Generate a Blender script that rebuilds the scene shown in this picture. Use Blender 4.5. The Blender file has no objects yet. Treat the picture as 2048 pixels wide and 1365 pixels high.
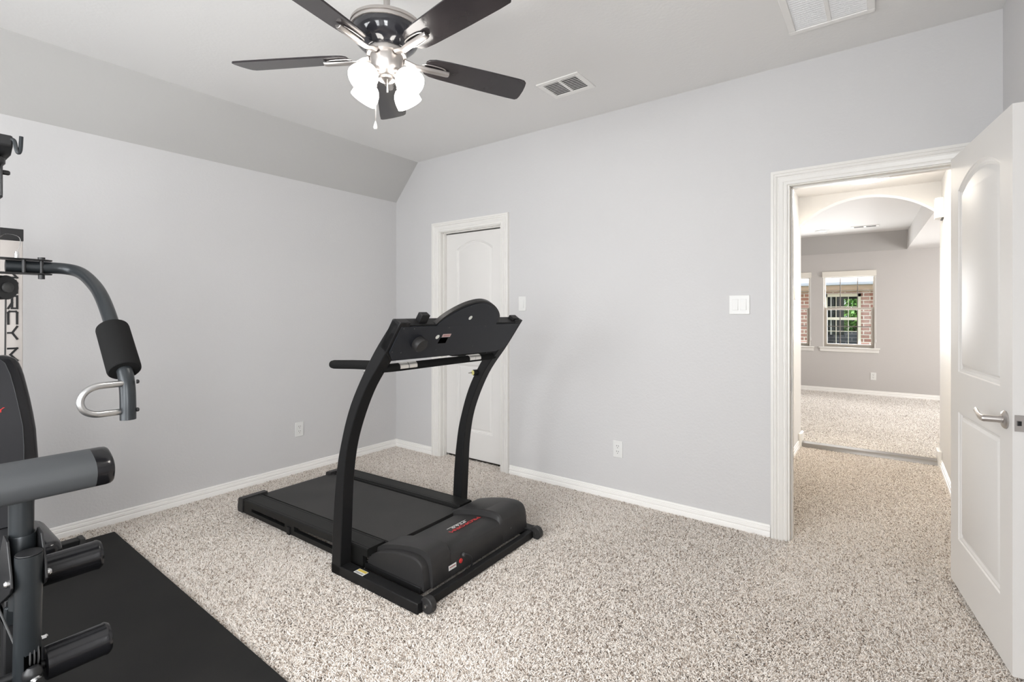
import bpy, bmesh, math, random
import numpy as np
from mathutils import Vector, Matrix
from mathutils.geometry import tessellate_polygon
PI = math.pi
R = math.radians
random.seed(7)
rng = np.random.default_rng(7)
scene = bpy.context.scene
COL = scene.collection

# ------------------------------------------------------------------ materials
def mat(name, color, rough=.5, metal=0., spec=.5, bump=None, var=None, emit=None, coat=0., sheen=0.):
    m = bpy.data.materials.new(name); m.use_nodes = True
    nt = m.node_tree; b = nt.nodes['Principled BSDF']
    b.inputs['Base Color'].default_value = (*color, 1)
    b.inputs['Roughness'].default_value = rough
    b.inputs['Metallic'].default_value = metal
    b.inputs['Specular IOR Level'].default_value = spec
    b.inputs['Coat Weight'].default_value = coat
    b.inputs['Coat Roughness'].default_value = .08
    b.inputs['Sheen Weight'].default_value = sheen
    tc = nt.nodes.new('ShaderNodeTexCoord')
    if var:
        scale, c2, lo, hi = var
        n = nt.nodes.new('ShaderNodeTexNoise'); n.inputs['Scale'].default_value = scale; n.inputs['Detail'].default_value = 4
        r = nt.nodes.new('ShaderNodeValToRGB')
        r.color_ramp.elements[0].position = lo; r.color_ramp.elements[0].color = (*color, 1)
        r.color_ramp.elements[1].position = hi; r.color_ramp.elements[1].color = (*c2, 1)
        nt.links.new(tc.outputs['Object'], n.inputs['Vector']); nt.links.new(n.outputs['Fac'], r.inputs['Fac'])
        nt.links.new(r.outputs['Color'], b.inputs['Base Color'])
    if bump:
        scale, strength, dist = bump
        n = nt.nodes.new('ShaderNodeTexNoise'); n.inputs['Scale'].default_value = scale; n.inputs['Detail'].default_value = 3
        k = nt.nodes.new('ShaderNodeBump'); k.inputs['Strength'].default_value = strength; k.inputs['Distance'].default_value = dist
        nt.links.new(tc.outputs['Object'], n.inputs['Vector']); nt.links.new(n.outputs['Fac'], k.inputs['Height'])
        nt.links.new(k.outputs['Normal'], b.inputs['Normal'])
    if emit:
        b.inputs['Emission Color'].default_value = (*emit[0], 1); b.inputs['Emission Strength'].default_value = emit[1]
    return m

M = {}
M['wall'] = mat('wall_paint', (.625, .62, .622), .55, spec=.3, bump=(70, .25, .004))
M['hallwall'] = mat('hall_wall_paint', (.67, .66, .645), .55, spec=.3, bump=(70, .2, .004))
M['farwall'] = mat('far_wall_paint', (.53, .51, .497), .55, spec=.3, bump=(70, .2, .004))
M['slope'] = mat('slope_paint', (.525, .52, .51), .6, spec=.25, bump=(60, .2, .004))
M['hallceil'] = mat('white_ceiling_paint', (.75, .74, .73), .7, spec=.2, bump=(60, .2, .004))
M['ceil'] = mat('ceiling_paint', (.80, .795, .785), .7, spec=.2, bump=(60, .2, .004))
M['trim'] = mat('white_trim_paint', (.80, .785, .755), .3, spec=.45)
M['door'] = mat('white_door_paint', (.77, .755, .735), .5, spec=.12, bump=(300, .04, .001))
M['plate'] = mat('white_plastic', (.76, .76, .745), .35)
M['slot'] = mat('dark_slot', (.05, .05, .05), .6)
M['vent'] = mat('vent_white_metal', (.88, .87, .85), .4)
M['ventdark'] = mat('vent_cavity', (.15, .145, .14), .8)
M['filter'] = mat('filter_media', (.82, .83, .84), .8, bump=(400, .2, .002))
M['nickel'] = mat('brushed_nickel', (.56, .53, .51), .34, 1.)
M['chrome'] = mat('zinc_bolt', (.72, .72, .72), .25, 1.)
M['pulse'] = mat('steel_contact', (.80, .78, .74), .38, .7)
M['loop'] = mat('satin_handle', (.58, .58, .58), .36, 1.)
M['blackgloss'] = mat('gloss_black_metal', (.022, .022, .027), .10, coat=.6)
M['blade'] = mat('espresso_blade', (.024, .021, .023), .13, spec=.6, var=(6, (.034, .029, .031), .3, .7))
M['shade'] = mat('frosted_lit_glass', (.9, .88, .85), .3, emit=((1, .955, .90), 11.))
M['hall_lamp'] = mat('lit_lamp_diffuser', (.9, .9, .9), .4, emit=((1, .97, .93), 11.))
M['can'] = mat('lit_can_lens', (.9, .9, .9), .4, emit=((1, .97, .93), 8.))
M['tm'] = mat('treadmill_black_metal', (.0095, .0095, .010), .46, spec=.24)
M['tmplastic'] = mat('treadmill_grey_plastic', (.030, .029, .029), .42, bump=(900, .12, .001), spec=.25)
M['tmpanel'] = mat('console_back_panel', (.017, .019, .024), .45, spec=.28, bump=(900, .1, .001))
M['tmrail'] = mat('treadmill_rail', (.011, .011, .0105), .5, spec=.25, bump=(700, .1, .001))
M['belt'] = mat('treadmill_belt', (.019, .0185, .018), .55, bump=(1200, .2, .001), var=(3, (.034, .032, .031), .4, .75))
M['foam'] = mat('black_foam', (.011, .011, .011), .85, spec=.12, bump=(500, .15, .002))
M['gymtube'] = mat('gunmetal_tube', (.030, .0345, .038), .34, .35)
M['gymdark'] = mat('dark_gym_metal', (.014, .014, .015), .42)
M['vinyl'] = mat('black_vinyl', (.009, .009, .0105), .22, bump=(60, .10, .004))
M['greyvinyl'] = mat('grey_vinyl', (.074, .078, .082), .5, spec=.3, bump=(400, .12, .001))
M['greyfabric'] = mat('charcoal_fabric', (.034, .034, .037), .7, spec=.2, bump=(900, .3, .001))
M['panelwhite'] = mat('pale_cover_panel', (.60, .56, .53), .45)
M['red'] = mat('red_print', (.55, .03, .03), .5)
M['redb'] = mat('red_brand_print', (.62, .05, .05), .5)
M['white'] = mat('white_print', (.8, .8, .78), .5)
M['yellow'] = mat('yellow_print', (.72, .55, .10), .5)
M['olive'] = mat('yellow_ring', (.65, .60, .22), .4)
M['glow'] = mat('pale_sticker', (.78, .80, .75), .5)
M['rubbermat'] = mat('black_rubber_mat', (.0095, .0093, .009), .72, spec=.28, bump=(500, .25, .002), var=(4, (.014, .0135, .0125), .4, .8))
M['threshold'] = mat('metal_strip', (.33, .31, .29), .32, .8)
M['vinylwin'] = mat('tan_vinyl_frame', (.50, .455, .40), .45)
M['muntin'] = mat('brown_grid', (.16, .14, .12), .5)
M['valance'] = mat('cream_valance', (.78, .745, .68), .4)
M['roof'] = mat('pale_shingles', (.78, .78, .80), .8, bump=(30, .4, .02))
M['gutter'] = mat('grey_gutter', (.30, .33, .37), .4)
M['fascia'] = mat('tan_fascia', (.50, .37, .27), .6)
M['cream'] = mat('cream_window_paint', (.82, .77, .66), .5)
M['lawn'] = mat('lawn', (.12, .2, .06), .9, bump=(40, .5, .03))
M['leaf'] = mat('leaf_green', (.16, .36, .06), .6, var=(25, (.06, .16, .03), .3, .7))
M['bark'] = mat('bark', (.12, .09, .06), .9)

def brick_mat(name, c1, c2, mortar):
    m = bpy.data.materials.new(name); m.use_nodes = True
    nt = m.node_tree; b = nt.nodes['Principled BSDF']; b.inputs['Roughness'].default_value = .85
    tc = nt.nodes.new('ShaderNodeTexCoord'); mp = nt.nodes.new('ShaderNodeMapping')
    mp.inputs['Rotation'].default_value = (R(90), 0, 0)
    br = nt.nodes.new('ShaderNodeTexBrick')
    br.inputs['Color1'].default_value = (*c1, 1); br.inputs['Color2'].default_value = (*c2, 1); br.inputs['Mortar'].default_value = (*mortar, 1)
    br.inputs['Scale'].default_value = 1; br.inputs['Mortar Size'].default_value = .009
    br.inputs['Brick Width'].default_value = .21; br.inputs['Row Height'].default_value = .078; br.inputs['Bias'].default_value = .1
    nt.links.new(tc.outputs['Object'], mp.inputs['Vector']); nt.links.new(mp.outputs['Vector'], br.inputs['Vector'])
    nt.links.new(br.outputs['Color'], b.inputs['Base Color'])
    return m
M['brick'] = brick_mat('red_brick', (.40, .19, .16), (.52, .31, .27), (.80, .75, .70))
M['brickgrey'] = brick_mat('soldier_brick', (.42, .20, .16), (.50, .26, .2), (.80, .75, .70))

def glass_mat(name, gloss, tint=(1, 1, 1)):
    m = bpy.data.materials.new(name); m.use_nodes = True
    nt = m.node_tree; nt.nodes.remove(nt.nodes['Principled BSDF'])
    t = nt.nodes.new('ShaderNodeBsdfTransparent'); t.inputs['Color'].default_value = (*tint, 1)
    g = nt.nodes.new('ShaderNodeBsdfGlossy'); g.inputs['Roughness'].default_value = .02
    f = nt.nodes.new('ShaderNodeFresnel'); f.inputs['IOR'].default_value = gloss
    x = nt.nodes.new('ShaderNodeMixShader')
    nt.links.new(f.outputs[0], x.inputs[0]); nt.links.new(t.outputs[0], x.inputs[1]); nt.links.new(g.outputs[0], x.inputs[2])
    nt.links.new(x.outputs[0], nt.nodes['Material Output'].inputs['Surface'])
    return m
M['glass'] = glass_mat('window_glass', 1.15)
M['darkglass'] = mat('dark_house_glass', (.02, .025, .025), .04, spec=.35)

# ------------------------------------------------------------------ mesh helpers
class MB:
    def __init__(s): s.bm = bmesh.new()
    def box(s, a, b):
        x0, y0, z0 = a; x1, y1, z1 = b
        v = [s.bm.verts.new(p) for p in ((x0,y0,z0),(x1,y0,z0),(x1,y1,z0),(x0,y1,z0),(x0,y0,z1),(x1,y0,z1),(x1,y1,z1),(x0,y1,z1))]
        for f in ((0,3,2,1),(4,5,6,7),(0,1,5,4),(1,2,6,5),(2,3,7,6),(3,0,4,7)): s.bm.faces.new([v[i] for i in f])
        return s
    def obox(s, c, hx, hy, hz):
        """box from centre and three half-axis vectors"""
        c, hx, hy, hz = map(Vector, (c, hx, hy, hz))
        v = [s.bm.verts.new(c + hx*i + hy*j + hz*k) for i, j, k in ((-1,-1,-1),(1,-1,-1),(1,1,-1),(-1,1,-1),(-1,-1,1),(1,-1,1),(1,1,1),(-1,1,1))]
        for f in ((0,3,2,1),(4,5,6,7),(0,1,5,4),(1,2,6,5),(2,3,7,6),(3,0,4,7)): s.bm.faces.new([v[i] for i in f])
        return s
    def prism(s, pts, off):
        """closed polygon (3-D points) pushed along off"""
        off = Vector(off); pts = [Vector(p) for p in pts]
        a = [s.bm.verts.new(p) for p in pts]; b = [s.bm.verts.new(p + off) for p in pts]
        n = len(pts)
        tri = tessellate_polygon([pts])
        for t in tri:
            try: s.bm.faces.new([a[i] for i in t]); s.bm.faces.new([b[i] for i in reversed(t)])
            except ValueError: pass
        for i in range(n): s.bm.faces.new((a[i], a[(i+1) % n], b[(i+1) % n], b[i]))
        return s
    def rings(s, rs, closed=True, cap=True):
        V = [[s.bm.verts.new(p) for p in r] for r in rs]
        n = len(V[0])
        for A, B in zip(V, V[1:]):
            for i in range(n if closed else n - 1):
                s.bm.faces.new((A[i], A[(i+1) % n], B[(i+1) % n], B[i]))
        if cap and closed:
            s.bm.faces.new(list(reversed(V[0]))); s.bm.faces.new(V[-1])
        return s
    def tube(s, path, r, seg=14, cap=True):
        P = [Vector(p) for p in path]; n = len(P)
        rad = r if isinstance(r, (list, tuple)) else [r]*n
        ref = None; rs = []
        for i in range(n):
            d = (P[min(i+1, n-1)] - P[max(i-1, 0)]).normalized()
            if ref is None:
                ref = Vector((0, 0, 1)) if abs(d.z) < .9 else Vector((1, 0, 0))
            u = (ref - d*ref.dot(d)).normalized(); w = d.cross(u); ref = u
            rs.append([P[i] + (u*math.cos(2*PI*k/seg) + w*math.sin(2*PI*k/seg))*rad[i] for k in range(seg)])
        return s.rings(rs, True, cap)
    def lathe(s, prof, c=(0,0,0), axis=(0,0,1), seg=32, cap=True):
        """prof: (radius, height) pairs along axis from c"""
        a = Vector(axis).normalized(); c = Vector(c)
        ref = Vector((1, 0, 0)) if abs(a.x) < .9 else Vector((0, 1, 0))
        u = (ref - a*ref.dot(a)).normalized(); w = a.cross(u)
        rs = [[c + a*h + (u*math.cos(2*PI*k/seg) + w*math.sin(2*PI*k/seg))*max(r, 1e-5) for k in range(seg)] for r, h in prof]
        return s.rings(rs, True, cap)

def obj(name, mb, m, parent=None, bevel=0., smooth=35, kind=None, world=False, segs=2):
    bm = mb.bm if isinstance(mb, MB) else mb
    bmesh.ops.recalc_face_normals(bm, faces=bm.faces)
    me = bpy.data.meshes.new(name); bm.to_mesh(me); bm.free()
    if world and parent is not None:
        W_ = Matrix(); q_ = parent
        while q_ is not None: W_ = q_.matrix_basis @ W_; q_ = q_.parent
        me.transform(W_.inverted())
    me.materials.append(m)
    me.polygons.foreach_set('use_smooth', [True]*len(me.polygons))
    me.set_sharp_from_angle(angle=R(smooth))
    o = bpy.data.objects.new(name, me); COL.objects.link(o)
    if parent is not None: o.parent = parent
    if bevel:
        b = o.modifiers.new('bevel', 'BEVEL'); b.width = bevel; b.segments = segs; b.limit_method = 'ANGLE'; b.angle_limit = R(40)
    if kind: o['kind'] = kind
    return o

def tag(o, label, cat, group=None):
    o['label'] = label; o['category'] = cat
    if group: o['group'] = group
    return o
def thing(name, label, cat, loc=(0,0,0), rz=0., group=None):
    o = bpy.data.objects.new(name, None); COL.objects.link(o)
    o.empty_display_size = .1; o.location = loc; o.rotation_euler = (0, 0, rz)
    o.matrix_basis = Matrix.Translation(loc) @ Matrix.Rotation(rz, 4, 'Z')
    return tag(o, label, cat, group)
def dup(root, loc, rz, label, group=None):
    r = root.copy(); COL.objects.link(r); r.location = loc; r.rotation_euler = (0, 0, rz); r['label'] = label
    if group: r['group'] = group
    for ch in list(root.children):
        c = ch.copy(); COL.objects.link(c); c.parent = r
        for g in list(ch.children):
            d = g.copy(); COL.objects.link(d); d.parent = c
    return r
def struct(name, mb, m, parent=None, bevel=0.):
    return obj(name, mb, m, parent, bevel, kind=None if parent else 'structure')

def catmull(P, n=8):
    P = [np.array(p, float) for p in P]; out = []
    Q = [2*P[0]-P[1]] + P + [2*P[-1]-P[-2]]
    for i in range(1, len(Q)-2):
        for k in range(n):
            t = k/n
            out.append(.5*((2*Q[i]) + (-Q[i-1]+Q[i+1])*t + (2*Q[i-1]-5*Q[i]+4*Q[i+1]-Q[i+2])*t*t + (-Q[i-1]+3*Q[i]-3*Q[i+1]+Q[i+2])*t**3))
    out.append(P[-1]); return [tuple(p) for p in out]

def text_mesh(body, sx, sy, depth=.0006):
    """unit text centred at the origin in XY, scaled, extruded; returns a mesh"""
    c = bpy.data.curves.new('lettering', 'FONT'); c.body = body; c.size = 1; c.align_x = 'CENTER'; c.align_y = 'CENTER'; c.extrude = .01
    o = bpy.data.objects.new('lettering', c); COL.objects.link(o)
    dg = bpy.context.evaluated_depsgraph_get(); dg.update()
    me = bpy.data.meshes.new_from_object(o.evaluated_get(dg))
    bpy.data.objects.remove(o); bpy.data.curves.remove(c)
    xs = [v.co.x for v in me.vertices]; ys = [v.co.y for v in me.vertices]
    w = max(xs)-min(xs); h = max(ys)-min(ys); cx = (max(xs)+min(xs))/2; cy = (max(ys)+min(ys))/2
    for v in me.vertices:
        v.co = ((v.co.x-cx)/w*sx, (v.co.y-cy)/h*sy, v.co.z/.01*depth)
    return me
def lettering(name, body, w, h, origin, xdir, ydir, m, parent, depth=.0006):
    """xdir = reading direction, ydir = up of the letters, in the parent's frame"""
    me = text_mesh(body, w, h, depth)
    x = Vector(xdir).normalized(); y = Vector(ydir).normalized(); z = x.cross(y)
    T = Matrix((( x.x, y.x, z.x, origin[0]), (x.y, y.y, z.y, origin[1]), (x.z, y.z, z.z, origin[2]), (0,0,0,1)))
    me.transform(T); me.materials.append(m)
    o = bpy.data.objects.new(name, me); COL.objects.link(o); o.parent = parent
    return o

# ------------------------------------------------------------------ room dimensions
XA, YB, XC, YR = -3.844, 3.238, .450, -1.25      # left wall, back wall, right wall, wall behind the camera
ZF, ZA, ZC, XF = -.012, 2.394, 2.738, -3.532     # carpet backing, low plate, ceiling, ceiling fold
HL, HR, HY, HZ = -.66, .40, 5.60, 2.44           # hall left, right, arch wall, ceiling
FY, FZ, FC, FP = 9.407, .045, 2.51, 2.25         # far room: window wall, floor, ceiling, plate
T = .115
CO = (-3.25, -2.525)                              # closet door opening
DO = (-.445, .305)                                # hall door opening
DH = 2.052

# floors
struct('floor', MB().box((XA-T, YR-T, ZF-.1), (XC+T, HY, ZF)), mat('carpet_backing', (.20, .165, .135), .95))
struct('floor_far_room', MB().box((-3.0, HY, ZF-.1), (2.6, FY+T, FZ-.012)), bpy.data.materials['carpet_backing'])
# main room walls
struct('wall_left', MB().box((XA-T, YR-T, ZF), (XA, YB+T, ZA+.02)), M['wall'])
bw = [(XA-T, ZF), (CO[0], ZF), (CO[0], DH), (CO[1], DH), (CO[1], ZF), (DO[0], ZF), (DO[0], DH), (DO[1], DH), (DO[1], ZF), (XC+T, ZF), (XC+T, ZC+.1), (XA-T, ZC+.1)]
struct('wall_back', MB().prism([(x, YB, z) for x, z in bw], (0, T, 0)), M['wall'])
VY = (-1.10, -.22)  # opening for the added window in the right wall
struct('wall_right', MB().box((XC, YR-T, ZF), (XC+T, VY[0], ZC+.1)).box((XC, VY[1], ZF), (XC+T, YB, ZC+.1)).box((XC, VY[0], ZF), (XC+T, VY[1], .55)).box((XC, VY[0], 2.15), (XC+T, VY[1], ZC+.1)), M['wall'])
WX = (-2.9, -.30); WZ = (.55, 2.15)               # window bank behind the camera
rw = MB()
rw.box((XA, YR-T, ZF), (WX[0], YR, ZC)).box((WX[1], YR-T, ZF), (XC, YR, ZC)).box((WX[0], YR-T, ZF), (WX[1], YR, WZ[0])).box((WX[0], YR-T, WZ[1]), (WX[1], YR, ZC))
struct('wall_rear', rw, M['wall'])
struct('ceiling', MB().box((XF, YR-T, ZC), (XC, YB, ZC+.1)), M['ceil'])
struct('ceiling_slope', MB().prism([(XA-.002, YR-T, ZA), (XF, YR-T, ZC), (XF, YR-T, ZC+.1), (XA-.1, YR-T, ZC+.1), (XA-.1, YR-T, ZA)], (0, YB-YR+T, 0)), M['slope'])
# window behind the camera
wr = bpy.data.objects.new('window_3', None); COL.objects.link(wr); wr['kind'] = 'structure'
f = MB()
for z in (WZ[0], WZ[1]-.05): f.box((WX[0], YR-.09, z), (WX[1], YR-.04, z+.05))
for k in range(5): 
    x = WX[0] + (WX[1]-WX[0]-.05)*k/4; f.box((x, YR-.09, WZ[0]), (x+.05, YR-.04, WZ[1]))
f.box((WX[0], YR-.08, 1.33), (WX[1], YR-.05, 1.37))
obj('window_frame', f, M['trim'], wr)
obj('window_sill', MB().box((WX[0]-.05, YR-.02, WZ[0]-.03), (WX[1]+.05, YR+.05, WZ[0])), M['trim'], wr)

wq = bpy.data.objects.new('window_added_right', None); COL.objects.link(wq); wq['kind'] = 'structure'  # added window, put in to brighten the left wall
f = MB()
for z in (WZ[0], 1.33, WZ[1]-.05): f.box((XC+.04, VY[0], z), (XC+.09, VY[1], z+.05))
for y in (VY[0], VY[1]-.05): f.box((XC+.04, y, WZ[0]), (XC+.09, y+.05, WZ[1]))
obj('window_frame', f, M['trim'], wq)

# closet shell behind the closet door
cl = MB()
cl.box((CO[0]-.5, YB+.9, ZF), (CO[1]+.3, YB+1.0, 2.5)).box((CO[0]-.6, YB+T, ZF), (CO[0]-.5, YB+1.0, 2.5)).box((CO[1]+.2, YB+T, ZF), (CO[1]+.3, YB+1.0, 2.5))
cl.box((CO[0]-.6, YB+T, 2.4), (CO[1]+.3, YB+1.0, 2.5))
struct('wall_closet', cl, M['wall'])

# hall
struct('wall_hall_left', MB().box((HL-T, YB+T, ZF), (HL, HY+.13, 2.6)), M['hallwall'])
struct('wall_hall_right', MB().box((HR, YB+T, ZF), (HR+T, HY+.13, 2.6)), M['hallwall'])
struct('ceiling_hall', MB().box((HL-T, YB+T, HZ), (HR+T, HY, HZ+.1)), M['hallceil'])
arch = [(HL, 2.165)]
for k in range(25):
    a = k/24; x = HL + (HR-HL)*a
    hw = (HR-HL)/2; rise = .227; rad = (hw*hw+rise*rise)/(2*rise)
    arch.append((x, 2.165 + math.sqrt(max(rad*rad-(x-(HL+HR)/2)**2, 0)) - (rad-rise)))
arch = arch[1:]
aw = MB().prism([(x, HY, z) for x, z in arch] + [(HR, HY, 2.6), (HL, HY, 2.6)], (0, .13, 0))
struct('wall_arch', aw, M['hallwall'])
# far room
fw = MB()
W1 = (-.772, -.092, .765, 1.955); W2 = (-1.630, -.948, .765, 1.955)
fw.box((-3.0, FY, ZF), (W2[0], FY+T, 2.7)).box((W2[1], FY, ZF), (W1[0], FY+T, 2.7)).box((W1[1], FY, ZF), (2.6, FY+T, 2.7))
for w in (W1, W2): fw.box((w[0], FY, ZF), (w[1], FY+T, w[2])).box((w[0], FY, w[3]), (w[1], FY+T, 2.7))
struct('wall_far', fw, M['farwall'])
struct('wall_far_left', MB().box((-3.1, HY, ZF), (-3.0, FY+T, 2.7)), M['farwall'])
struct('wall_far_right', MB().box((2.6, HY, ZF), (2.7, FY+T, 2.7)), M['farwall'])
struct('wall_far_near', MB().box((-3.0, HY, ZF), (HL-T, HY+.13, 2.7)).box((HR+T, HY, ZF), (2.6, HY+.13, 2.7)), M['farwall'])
struct('ceiling_far', MB().box((-3.0, HY+.13, FC), (2.6, FY-.26, FC+.1)), M['hallceil'])
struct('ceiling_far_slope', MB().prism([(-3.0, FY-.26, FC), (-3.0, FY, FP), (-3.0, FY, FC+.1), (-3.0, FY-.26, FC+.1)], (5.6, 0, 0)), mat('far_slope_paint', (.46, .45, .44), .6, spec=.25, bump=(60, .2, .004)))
struct('ceiling_soffit', MB().prism([(.283, FY, FP), (.393, HY+.13, FP), (2.6, HY+.13, FP), (2.6, FY, FP)], (0, 0, FC-FP)), M['hallceil'])

# ------------------------------------------------------------------ baseboards and casings
BP = [(0, ZF), (.015, ZF), (.015, .020), (.013, .026), (.0095, .028), (.0095, .032), (.0125, .036), (.0105, .050), (.0065, .0525), (.0065, .0555), (.0085, .058), (.0065, .0665), (.003, .0690), (0, .0690)]
M['base'] = mat('white_baseboard_paint', (.90, .885, .86), .35, spec=.4)
def baseboard(name, runs, m=M['base'], dz=0.):
    """runs: (start, end, inward normal) in plan"""
    mb = MB()
    for a, b, n in runs:
        ra = [(a[0]+n[0]*d, a[1]+n[1]*d, z+dz) for d, z in BP]; rb = [(b[0]+n[0]*d, b[1]+n[1]*d, z+dz) for d, z in BP]
        mb.rings([ra, rb])
    return struct(name, mb, m)
CW = .083
baseboard('baseboard_left', [((XA, YR), (XA, YB), (1, 0))])
baseboard('baseboard_back', [((XA, YB), (CO[0]-CW, YB), (0, -1)), ((CO[1]+CW, YB), (DO[0]-CW, YB), (0, -1)), ((DO[1]+CW, YB), (XC, YB), (0, -1))])
baseboard('baseboard_right', [((XC, YR), (XC, YB), (-1, 0))])
baseboard('baseboard_hall_left', [((HL, YB+T), (HL, HY-.06), (1, 0))])
baseboard('baseboard_hall_right', [((HR, YB+T), (HR, HY-.06), (-1, 0))])
baseboard('baseboard_far', [((-3.0, FY), (2.6, FY), (0, -1))], dz=.045)
for nm, x, s in (('trim_3', HL, 1), ('trim_4', HR, -1)):   # stepped-up baseboard ends at the arch
    struct(nm, MB().box((min(x, x+s*.022), HY-.075, ZF), (max(x, x+s*.022), HY-.02, .135)).box((min(x, x+s*.026), HY-.02, ZF), (max(x, x+s*.026), HY+.145, .125)), M['trim'], bevel=.004)

CP = [(0, 0), (.002, .009), (.012, .0115), (.0135, .0075), (.019, .0075), (.022, .0105), (.042, .0165), (.0445, .0125), (.050, .0125), (.053, .018), (.060, .0205), (.062, .0165), (.066, .0165), (.069, .021), (CW, .0215), (CW, 0)]
def casing(name, x0, x1, zt, y, s=-1):
    mb = MB(); rs = [[], [], [], []]
    for d, p in CP:
        Y = y + s*p
        for r, q in zip(rs, ((x0-d, Y, ZF), (x0-d, Y, zt+d), (x1+d, Y, zt+d), (x1+d, Y, ZF))): r.append(q)
    mb.rings(rs)
    return mb
def frame(name, o, y0, y1, stop_y, sides=True):
    root = bpy.data.objects.new(name, None); COL.objects.link(root); root['kind'] = 'structure'
    rev = .005
    obj('door_casing', casing(name, o[0]+rev, o[1]-rev, DH-rev, y0), M['trim'], root, smooth=25)
    j = MB(); t = .016
    j.box((o[0], y0, ZF), (o[0]+t, y1, DH)).box((o[1]-t, y0, ZF), (o[1], y1, DH)).box((o[0]+t, y0, DH-.010), (o[1]-t, y1, DH))
    obj('door_jamb', j, M['trim'], root, bevel=.0015)
    s = MB(); a, b = stop_y; q = t+.010
    s.box((o[0]+t, a, ZF), (o[0]+q, b, DH-t)).box((o[1]-q, a, ZF), (o[1]-t, b, DH-t)).box((o[0]+q, a, DH-.018), (o[1]-q, b, DH-.010))
    obj('door_stop', s, M['trim'], root, bevel=.002)
    return root
tr1 = frame('trim_1', CO, YB, YB+T, (YB+.035, YB+.070))
tr2 = frame('trim_2', DO, YB, YB+T, (YB+.042, YB+.085))
obj('door_casing', casing('x', DO[0]+.005, DO[1]-.005, DH-.005, YB+T, 1), M['trim'], tr2, smooth=25)
sp = MB().box((DO[0]+.0155, YB+.008, .86), (DO[0]+.0172, YB+.036, .925))
obj('strike_plate', sp, M['nickel'], tr2)

# ------------------------------------------------------------------ panel doors
def arc_panel(x0, x1, z0, zs, zp, n=20):
    p = [(x0, z0), (x1, z0)]
    hw = (x1-x0)/2; rise = zp-zs; cx = (x0+x1)/2
    if rise < 1e-4: return p + [(x1, zs), (x0, zs)]
    rad = (hw*hw+rise*rise)/(2*rise)
    for k in range(n+1):
        x = x1-(x1-x0)*k/n
        p.append((x, zs + math.sqrt(max(rad*rad-(x-cx)**2, 0))-(rad-rise)))
    return p
def door_slab(w, h, t, stile, both=True):
    """door in its own frame: x from the hinge edge, y thickness 0..t, z up; moulded panels on both faces"""
    mb = MB(); bm = mb.bm
    x0, x1 = stile, w-stile
    specs = [(x0, x1, 1.015, 1.860, 1.930), (x0, x1, .232, .828, .828)]
    for face, sgn in ((0., 1), (t, -1)):
        outer = [Vector((0, face, 0)), Vector((w, face, 0)), Vector((w, face, h)), Vector((0, face, h))]
        loops0 = []
        for sx0, sx1, z0, zs, zp in specs:
            prev = None
            for ins, dep in ((0, 0), (.004, .005), (.010, .006), (.017, .0125), (.027, .0125), (.040, .0045), (.044, .003)):
                L = [Vector((x, face+sgn*dep, z)) for x, z in arc_panel(sx0+ins, sx1-ins, z0+ins, zs-ins*.75, zp-ins)]
                V = [bm.verts.new(p) for p in L]
                if prev is None: loops0.append((L, V))
                else:
                    n = len(V)
                    for i in range(n): bm.faces.new((prev[i], prev[(i+1) % n], V[(i+1) % n], V[i]))
                prev = V
            for tri in tessellate_polygon([[v.co for v in prev]]): bm.faces.new([prev[i] for i in tri])
        ov = [bm.verts.new(p) for p in outer]
        allv = list(ov); polys = [outer]
        for L, V in loops0: polys.append(L); allv += V
        for tri in tessellate_polygon(polys):
            try: bm.faces.new([allv[i] for i in tri])
            except ValueError: pass
        if face == 0.: first = ov
        else:
            for i in range(4): bm.faces.new((first[i], first[(i+1) % 4], ov[(i+1) % 4], ov[i]))
    return mb
def hinge_frame(o, origin, xdir, ydir):
    x = Vector((*xdir, 0)).normalized(); y = Vector((*ydir, 0)).normalized()
    o.matrix_basis = Matrix(((x.x, y.x, 0, origin[0]), (x.y, y.y, 0, origin[1]), (0, 0, 1, origin[2]), (0, 0, 0, 1)))
# closed closet door, recessed in its frame
d1 = obj('door_1', door_slab(.683, 2.005, .035, .132), M['door'], smooth=30, kind='structure')
d1.matrix_basis = Matrix.Translation((CO[0]+.0195, YB+.072, .022))
# open hall door
hx, hy = .2655, 3.2225
ang = (Vector((.369, 2.478)) - Vector((.265, 3.233))).normalized()
d2 = obj('door_2', door_slab(.755, 2.035, .035, .118), M['door'], smooth=30, kind='structure')
hinge_frame(d2, (hx, hy, .022), ang, (-ang.y, ang.x))
# lever handle (parts of the door, in the door's frame; -y is towards the opening)
hz = .900; lx = .692
obj('handle_rose', MB().lathe([(.0, 0), (.033, 0), (.033, .004), (.028, .009), (.016, .012), (.0, .012)], (lx, 0, hz), (0, -1, 0)), M['nickel'], d2)
lv = MB().lathe([(.014, 0), (.014, .010), (.0125, .014), (.0125, .054), (.010, .060)], (lx, -.008, hz), (0, -1, 0), 20)
lp = [(lx+.004, -.060, hz), (lx-.012, -.063, hz-.001), (lx-.035, -.064, hz+.002), (lx-.055, -.063, hz+.007), (lx-.075, -.061, hz+.012), (lx-.092, -.060, hz+.014), (lx-.104, -.060, hz+.012)]
P = catmull(lp, 5)
rs = []
for i, p in enumerate(P):
    t_ = i/(len(P)-1); hh = .0125*(1-.15*math.sin(PI*t_)) if t_ < .85 else .0105*(1-(t_-.85)/.15*.8); ww = .0085*(1-.45*t_)
    rs.append([(p[0], p[1]+ww*math.cos(2*PI*k/12), p[2]+hh*math.sin(2*PI*k/12)) for k in range(12)])
lv.rings(rs)
obj('door_lever', lv, M['nickel'], d2)
lt = MB().box((.7548, .005, hz-.029), (.7562, .030, hz+.029))
lpz = obj('latch_plate', lt, M['nickel'], d2)
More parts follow.
